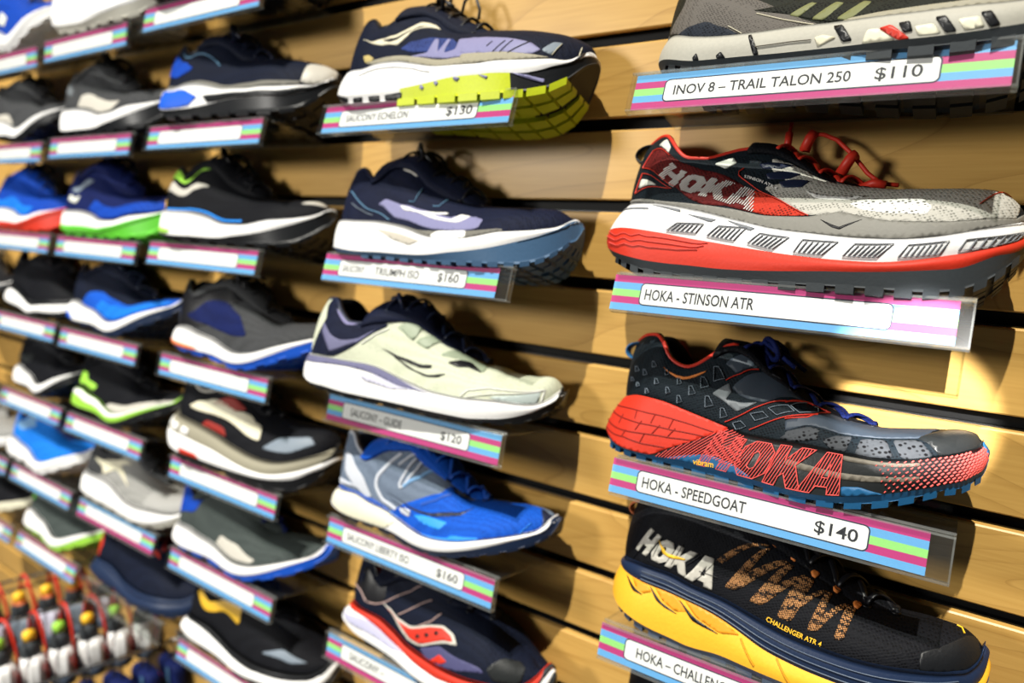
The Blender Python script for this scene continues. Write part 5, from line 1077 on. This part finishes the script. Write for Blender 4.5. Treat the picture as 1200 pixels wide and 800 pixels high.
gen((2, 0), 'triumph', .016, 'black running shoe with lime collar stripe and white midsole', dict(upper='black_knit', midsole=W, outsole='black_rubber'),
    [PL('collar_stripe', 'lime_film', [(.12, .66), (.2, .78), (.32, .9), (.4, .8), (.3, .68), (.2, .6)]), PL('quarter', 'silver_film', [(.16, .4), (.2, .55), (.32, .55), (.42, .5), (.3, .4)]), PL('heel_dot', 'yellow_film', [(.08, .2), (.1, .34), (.19, .2), (.18, .08)]), LN('rand_line', 'sky_blue', [(.22, .08), (.4, .12), (.6, .1)], 3), PL('toe_cap', 'silver_film', [(.80, .5), (.82, .66), (.92, .85), (.97, .7), (.93, .5)]), PL('midsole_green', 'lime_film', [(.02, .7), (.02, .98), (.26, .98), (.28, .8)], 'W0')], yaw=.12)
gen((2, -2), 'liberty', .024, 'grey and black shoe with orange heel tread behind the pale green one', dict(upper='charcoal_knit', midsole=W, outsole='blue_foam'),
    [PL('heel_panel', 'black_film', [(.02, .05), (.02, .9), (.2, .8), (.4, .95), (.5, .8), (.4, .3), (.25, .1)], lift=.4), PL('side_panel', 'deep_navy', [(.26, .35), (.34, .6), (.5, .55), (.56, .3), (.42, .22)]), PL('heel_tread', 'orange_foam', [(.02, .78), (.02, .99), (.36, .99), (.34, .8)], 'W0')], yaw=.10, sole=1.1)
gen((2, -4), 'stinson', -.010, 'black running shoe with cream swoosh panel and taupe midsole rim', dict(upper='black_knit', midsole='taupe_pale', midsole_base=W, outsole='black_rubber', binding='silver_film'),
    [PL('side_logo', 'cream_film', [(.26, .42), (.3, .6), (.36, .64), (.46, .52), (.52, .66), (.58, .56), (.6, .3), (.5, .36), (.38, .38)]), PL('logo_patch', 'dark_red_foam', [(.36, .56), (.42, .7), (.5, .66), (.46, .52)]), PL('side_patch', 'dark_red_foam', [(.34, .1), (.36, .26), (.44, .24), (.46, .12)]), PL('toe_overlay', 'steel_film', [(.62, .2), (.68, .45), (.8, .5), (.84, .3), (.74, .16)]), PL('midsole_window', 'white_foam', [(.12, .3), (.13, .8), (.17, .85), (.18, .4)], 'W0', .6), PL('midsole_window', 'white_foam', [(.2, .35), (.2, .85), (.25, .85), (.25, .4)], 'W0', .6), PL('midsole_window', 'white_foam', [(.27, .4), (.27, .85), (.31, .85), (.31, .45)], 'W0', .6), PL('tread_patch', 'red_foam', [(.28, .7), (.28, .98), (.38, .98), (.36, .72)], 'W1')], yaw=.14, c=.082)
gen((2, -6), 'liberty', -.004, 'grey green running shoe with royal blue heel and blue sole', dict(upper='greygreen_knit', midsole=W, outsole='blue_foam', laces='deep_navy'),
    [PL('heel_panel', 'cobalt_knit', [(.01, .2), (.01, .95), (.2, .9), (.34, .9), (.3, .5), (.16, .25)], lift=.4), PL('side_patch', 'silver_film', [(.42, .08), (.44, .26), (.52, .3), (.62, .14), (.6, .06)]), PL('toe_guard', 'blue_foam', [(.93, .02), (.93, .4), (.99, .4), (.99, .02)])], yaw=.13, sole=1.15)
gen((2, -8), 'redwing', -.004, 'black running shoe with gold side mark at the bottom edge', dict(upper='black_knit', midsole='black_rubber', midsole_base=W, outsole='black_rubber'),
    [PL('side_logo', 'gold_bright', [(.22, .5), (.26, .68), (.34, .7), (.4, .62), (.46, .72), (.47, .4), (.4, .46), (.3, .44)]), PL('toe_overlay', 'steel_film', [(.6, .2), (.7, .35), (.82, .32), (.74, .18)])], yaw=.12)
gen((3, 4), 'stinson', .004, 'white and lime running shoe near the top left', dict(upper='lime_knit', midsole=W, midsole_base='white_foam', outsole='grey_foam'), [PL('heel_panel', 'black_film', HEELP), PL('heel_patch', 'green_foam', [(.14, .2), (.18, .5), (.28, .5), (.26, .2)])], yaw=.04, c=.062, scale=.95)
gen((3, 2), 'triumph', .012, 'charcoal running shoe with silver side panels', dict(upper='charcoal_knit', midsole=W, outsole='black_rubber'), [PL('side_panel', 'silver_film', [(.34, .1), (.36, .34), (.5, .4), (.64, .3), (.6, .1)]), PL('quarter', 'grey_film', [(.14, .4), (.2, .6), (.3, .56), (.3, .4)]), PL('toe_cap', 'silver_film', [(.86, .2), (.86, .5), (.95, .6), (.97, .2)])], yaw=.06, c=.066, scale=.93)
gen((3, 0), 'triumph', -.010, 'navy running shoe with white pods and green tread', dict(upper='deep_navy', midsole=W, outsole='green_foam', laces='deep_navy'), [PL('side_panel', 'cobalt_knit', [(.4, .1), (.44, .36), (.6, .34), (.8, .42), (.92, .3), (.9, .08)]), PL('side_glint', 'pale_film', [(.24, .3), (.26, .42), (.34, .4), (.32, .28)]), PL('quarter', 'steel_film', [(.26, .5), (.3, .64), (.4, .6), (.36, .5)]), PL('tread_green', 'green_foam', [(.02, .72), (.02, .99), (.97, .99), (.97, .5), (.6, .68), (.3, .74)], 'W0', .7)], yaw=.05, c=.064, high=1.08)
gen((3, -2), 'liberty', .0, 'black running shoe with bright blue toe and blue heel sole', dict(upper='ink_knit', midsole=W, outsole='navy_rubber', laces='navy_film'), [PL('toe_panel', 'royal_mesh', SIDEB), PL('side_panel', 'azure_knit', [(.4, .1), (.44, .3), (.6, .34), (.84, .36), (.9, .2), (.7, .08)], lift=.9), PL('heel_sole', 'blue_foam', [(.02, .5), (.02, .98), (.28, .98), (.22, .6)], 'W0')], yaw=.06, c=.066, sole=1.2)
gen((3, -4), 'liberty', -.014, 'black running shoe with lime green midsole', dict(upper='black_knit', midsole='lime_film', outsole='black_rubber'), [PL('side_logo', 'lime_film', [(.24, .2), (.26, .56), (.3, .58), (.31, .42), (.38, .3), (.36, .2), (.3, .28)]), PL('heel_tab', 'lime_film', [(.06, .82), (.08, .97), (.16, .9), (.14, .78)]), PL('toe_panel', 'silver_film', [(.46, .05), (.5, .2), (.66, .22), (.86, .2), (.94, .08), (.7, .03)]), PL('midsole_white', 'white_foam', [(.12, .1), (.2, .3), (.34, .5), (.6, .4), (.9, .3), (.9, .02), (.5, .02)], 'W0')], yaw=.05, c=.064, sole=1.15)
gen((3, -6), 'guide', -.025, 'silver grey mesh running shoe with pale side emblem', dict(upper='grey_knit', midsole='white_foam', outsole='grey_foam', laces='charcoal_rubber', tongue='charcoal_knit'), [PL('heel_panel', 'charcoal_knit', [(.02, .1), (.02, .9), (.3, .95), (.44, .8), (.4, .3), (.3, .1)], lift=.4), PL('side_logo', 'cream_film', [(.26, .6), (.34, .42), (.36, .2), (.42, .4), (.54, .3), (.44, .5), (.5, .66), (.38, .56)], lift=.9), PL('toe_panel', 'silver_knit', [(.66, .05), (.66, .7), (.9, .9), (.98, .4), (.97, .05)])], yaw=.05, c=.064, sole=1.1)
gen((3, -8), 'redwing', .006, 'navy running shoe with red heel above the bare wooden shelf edge', dict(upper='ink_knit', midsole='navy_rubber', midsole_base='navy_rubber', outsole='navy_rubber', laces='dark_red_foam'), [PL('heel_panel', 'red_foam', [(.01, .05), (.01, .85), (.16, .9), (.24, .4), (.2, .05)]), PL('lace_stay', 'red_foam', [(.44, .78), (.5, .9), (.58, .86), (.62, .7), (.56, .76)])], yaw=.12, c=.078, scale=.93)
gen((4, 4), 'liberty', .004, 'cobalt blue running shoe at the upper left edge', dict(upper='cobalt_knit', midsole=W, outsole='white_foam', laces='navy_film'), [PL('side_mark', 'pale_film', [(.4, .2), (.42, .4), (.48, .36), (.46, .2)]), PL('midsole_yellow', 'yellow_foam', [(.2, .4), (.2, .95), (.36, .95), (.34, .5)], 'W0')], yaw=.04, c=.062, scale=.92, sole=1.2)
gen((4, 2), 'liberty', .010, 'small black running shoe with grey heel at the left edge', dict(upper='charcoal_knit', midsole=W, outsole='black_rubber'), [PL('side_panel', 'silver_film', [(.2, .06), (.22, .24), (.4, .26), (.46, .08)]), PL('heel_dot', 'pale_film', [(.2, .7), (.22, .84), (.3, .82), (.28, .68)])], yaw=.05, c=.064, scale=.92, sole=1.1)
gen((4, 0), 'triumph', -.014, 'blue running shoe with orange red sole edge', dict(upper='cobalt_knit', midsole=W, outsole='red_foam', laces='navy_film'), [PL('heel_panel', 'deep_navy', HEELP), PL('side_panel', 'azure_knit', [(.2, .06), (.22, .3), (.4, .34), (.62, .3), (.6, .06)]), PL('sole_edge', 'red_foam', [(.02, .74), (.02, .99), (.97, .99), (.97, .2), (.85, .3), (.5, .75)], 'W0', .7)], yaw=.04, c=.062, scale=.92)
gen((4, -2), 'redwing', .002, 'plain black running shoe with white sole stripe at left', dict(upper='black_knit', midsole='black_rubber', midsole_base=W, outsole='black_rubber'), [], yaw=.04, c=.062, scale=.86)
gen((4, -4), 'liberty', .004, 'black running shoe with white midsole above the azure one', dict(upper='black_knit', midsole=W, outsole='black_rubber'), [PL('side_mark', 'charcoal_rubber', [(.2, .3), (.24, .5), (.4, .46), (.36, .28)])], yaw=.03, c=.06, scale=.83, sole=1.2)
gen((4, -6), 'liberty', -.052, 'azure blue running shoe with white midsole at left', dict(upper='azure_knit', midsole=W, outsole='white_foam', laces='navy_film', tongue='deep_navy'), [PL('side_mark', 'pale_blue_film', [(.26, .5), (.28, .7), (.38, .72), (.42, .5), (.34, .42)])], yaw=.06, c=.066, scale=.98, sole=1.25)
gen((4, -8), 'liberty', -.012, 'dark green grey running shoe with white midsole above the bottle hooks', dict(upper='greygreen_knit', midsole=W, outsole='lime_film', laces='black_film'), [PL('heel_dot', 'green_foam', [(.18, .4), (.2, .52), (.27, .5), (.25, .38)]), PL('heel_dot', 'green_foam', [(.2, .62), (.22, .74), (.3, .7), (.28, .6)])], yaw=.05, c=.064, scale=.97, sole=1.3)
gen((5, -2), 'liberty', -.03, 'black running shoe toe cut by the left edge', dict(upper='black_knit', midsole=W, outsole='black_rubber'), [], yaw=.03, c=.06, scale=.97)
gen((5, -6), 'guide', -.102, 'pale grey running shoe toe cut by the left edge', dict(upper='grey_knit', midsole=W, outsole='white_foam'), [], yaw=.03, c=.06)
gen((5, -8), 'liberty', -.046, 'black shoe toe with cream sole at the left edge', dict(upper='black_knit', midsole='cream_foam', outsole='cream_foam'), [], yaw=.03, c=.06)
gen((0, -6), 'speedgoat', -.002, 'black trail shoe collar under the lowest tag at right', dict(upper='black_knit', midsole='black_rubber', outsole='black_rubber', loop=dict(r=.009, w=.006, mat='yellow_film')), [], yaw=0, c=.056)

# ================================================================ bottles hanging on peg hooks at the lower left
def peg_hook(x, y0, y1, z, label):
    a = Vector((x, .006, z)); e = Vector((x - .06 * (y0 - y1) / .19 * .9, y1, z + .004)); root = empty('peg_hook', Matrix.Translation(a), label, 'hook', 'chrome peg hooks')
    chrome = mat('chrome', (.55, .56, .58), .2, metal=1)
    d = e - a; MB().tube([(0, 0, 0), d * .5, d * .94, d + Vector((0, 0, .004)), d + Vector((0, -.004, .016))], .0026, 10).build('rod', chrome, root)
    MB().box((-.018, -.010, -.012), (.018, -.0065, .012)).build('wall_plate', chrome, root, bevel=.001)
    return a, e
def bottle(p, ang, valve, body, label):
    root = empty('hanging_bottle', Matrix.Translation(p) @ Matrix.Rotation(ang, 4, 'Z'), label, 'bottle', 'soft bottles on the peg hooks')
    wob = lambda a, z: .035 * math.cos(a * 9)
    MB().lathe([(.004, -.132), (.015, -.131), (.0190, -.127), (.0200, -.105), (.0198, -.080), (.0172, -.072), (.010, -.068)], n=48, wob=wob, sx=1.5).build('bottle_body', M(body), root)
    MB().lathe([(.0178, -.136), (.0208, -.133), (.0212, -.118), (.0206, -.114)], n=24, sx=1.5).build('base_sleeve', M('steel_rubber'), root)
    MB().lathe([(.0125, -.073), (.0160, -.068), (.0152, -.052), (.0100, -.044), (.006, -.043)], n=20).build('cap', M('dark_rubber'), root)
    b = MB().lathe([(.005, -.045), (.0090, -.041), (.0105, -.034), (.0088, -.027), (.003, -.024)], n=16).build('bite_valve', M(valve[0]), root)
    if len(valve) > 1: MB().lathe([(.0085, -.053), (.0118, -.051), (.0118, -.043), (.0085, -.042)], n=16).build('valve_ring', M(valve[1]), root)
    pts = []
    for j in range(25):
        a = 2 * math.pi * j / 24; pts.append((.0325 * math.sin(a), .012, -.066 + .070 * math.cos(a)))
    MB().tube(pts, .0026, 8, closed=True).build('red_cord', M('red_film'), root)
a0, e0 = peg_hook(-.500, .006, -.262, -.6240, 'chrome peg hook carrying the nearer row of white bottles')
POS = ['closest to the wall', 'second from the wall', 'third from the wall', 'fourth from the wall', 'fifth from the wall', 'farthest from the wall']
for i in range(6):
    q = a0.lerp(e0, .10 + .155 * i); bottle((q.x, q.y, q.z - .0005), .12 * (i % 3 - 1), ('lime_film' if i % 2 else 'yellow_film',), 'white_foam', 'white ribbed bottle on a red cord in the nearer row, ' + POS[i])
a1, e1 = peg_hook(-.660, .006, -.262, -.6240, 'chrome peg hook carrying the bottles with orange valve rings')
for i in range(6):
    q = a1.lerp(e1, .10 + .155 * i); bottle((q.x, q.y, q.z - .0005), .10 * ((i + 1) % 3 - 1), ('yellow_film', 'orange_foam'), 'steel_film' if i % 2 else 'pale_lilac', 'bottle with yellow and orange valve in the far row, ' + POS[i])
a2, e2 = peg_hook(-.785, .006, -.262, -.6240 - .0762, 'chrome peg hook carrying black bottles at the far left')
for i in range(6):
    q = a2.lerp(e2, .10 + .155 * i); bottle((q.x, q.y, q.z - .0005), .10 * (i % 3 - 1), ('lime_film',), 'black_rubber', 'black bottle with lime valve at the far left, ' + POS[i])
def pouch(p, ang, label):
    root = empty('hanging_pouch', Matrix.Translation(p) @ Matrix.Rotation(ang, 4, 'Z'), label, 'pouch', 'dark pouches on the lowest peg hook')
    V = []; n = 28; rows = [(-.118, .55), (-.116, .85), (-.108, 1), (-.075, 1.02), (-.045, .98), (-.036, .86), (-.034, .5)]
    for z, k in rows:
        for j in range(n):
            a = 2 * math.pi * j / n; c, s_ = math.cos(a), math.sin(a); V.append((.034 * k * math.copysign(abs(c) ** .45, c), .0145 * k * math.copysign(abs(s_) ** .7, s_), z))
    F = [(i * n + j, i * n + (j + 1) % n, (i + 1) * n + (j + 1) % n, (i + 1) * n + j) for i in range(len(rows) - 1) for j in range(n)] + [tuple(range(n - 1, -1, -1)), tuple((len(rows) - 1) * n + j for j in range(n))]
    mesh('pouch_body', V, F, root, M('deep_navy'))
    MB().box((.012, -.0165, -.112), (.021, -.0150, -.036)).build('strap', M('slate_blue_rubber'), root, bevel=.0005)
    MB().box((-.020, -.0168, -.070), (-.008, -.0150, -.062)).build('zip_tag', M('red_film'), root, bevel=.0005)
    MB().tube([(.016 * math.sin(2 * math.pi * j / 18), 0, -.017 + .0195 * math.cos(2 * math.pi * j / 18)) for j in range(18)], .0016, 8, closed=True).build('hanging_loop', M('black_film'), root)
a3, e3 = peg_hook(-.405, .006, -.262, -.6240 - .0762, 'chrome peg hook carrying dark pouches at the bottom edge')
for i in range(6):
    q = a3.lerp(e3, .10 + .155 * i); pouch((q.x, q.y, q.z - .0005), .08 * (i % 3 - 1), 'dark navy pouch hanging at the bottom left edge, ' + POS[i])
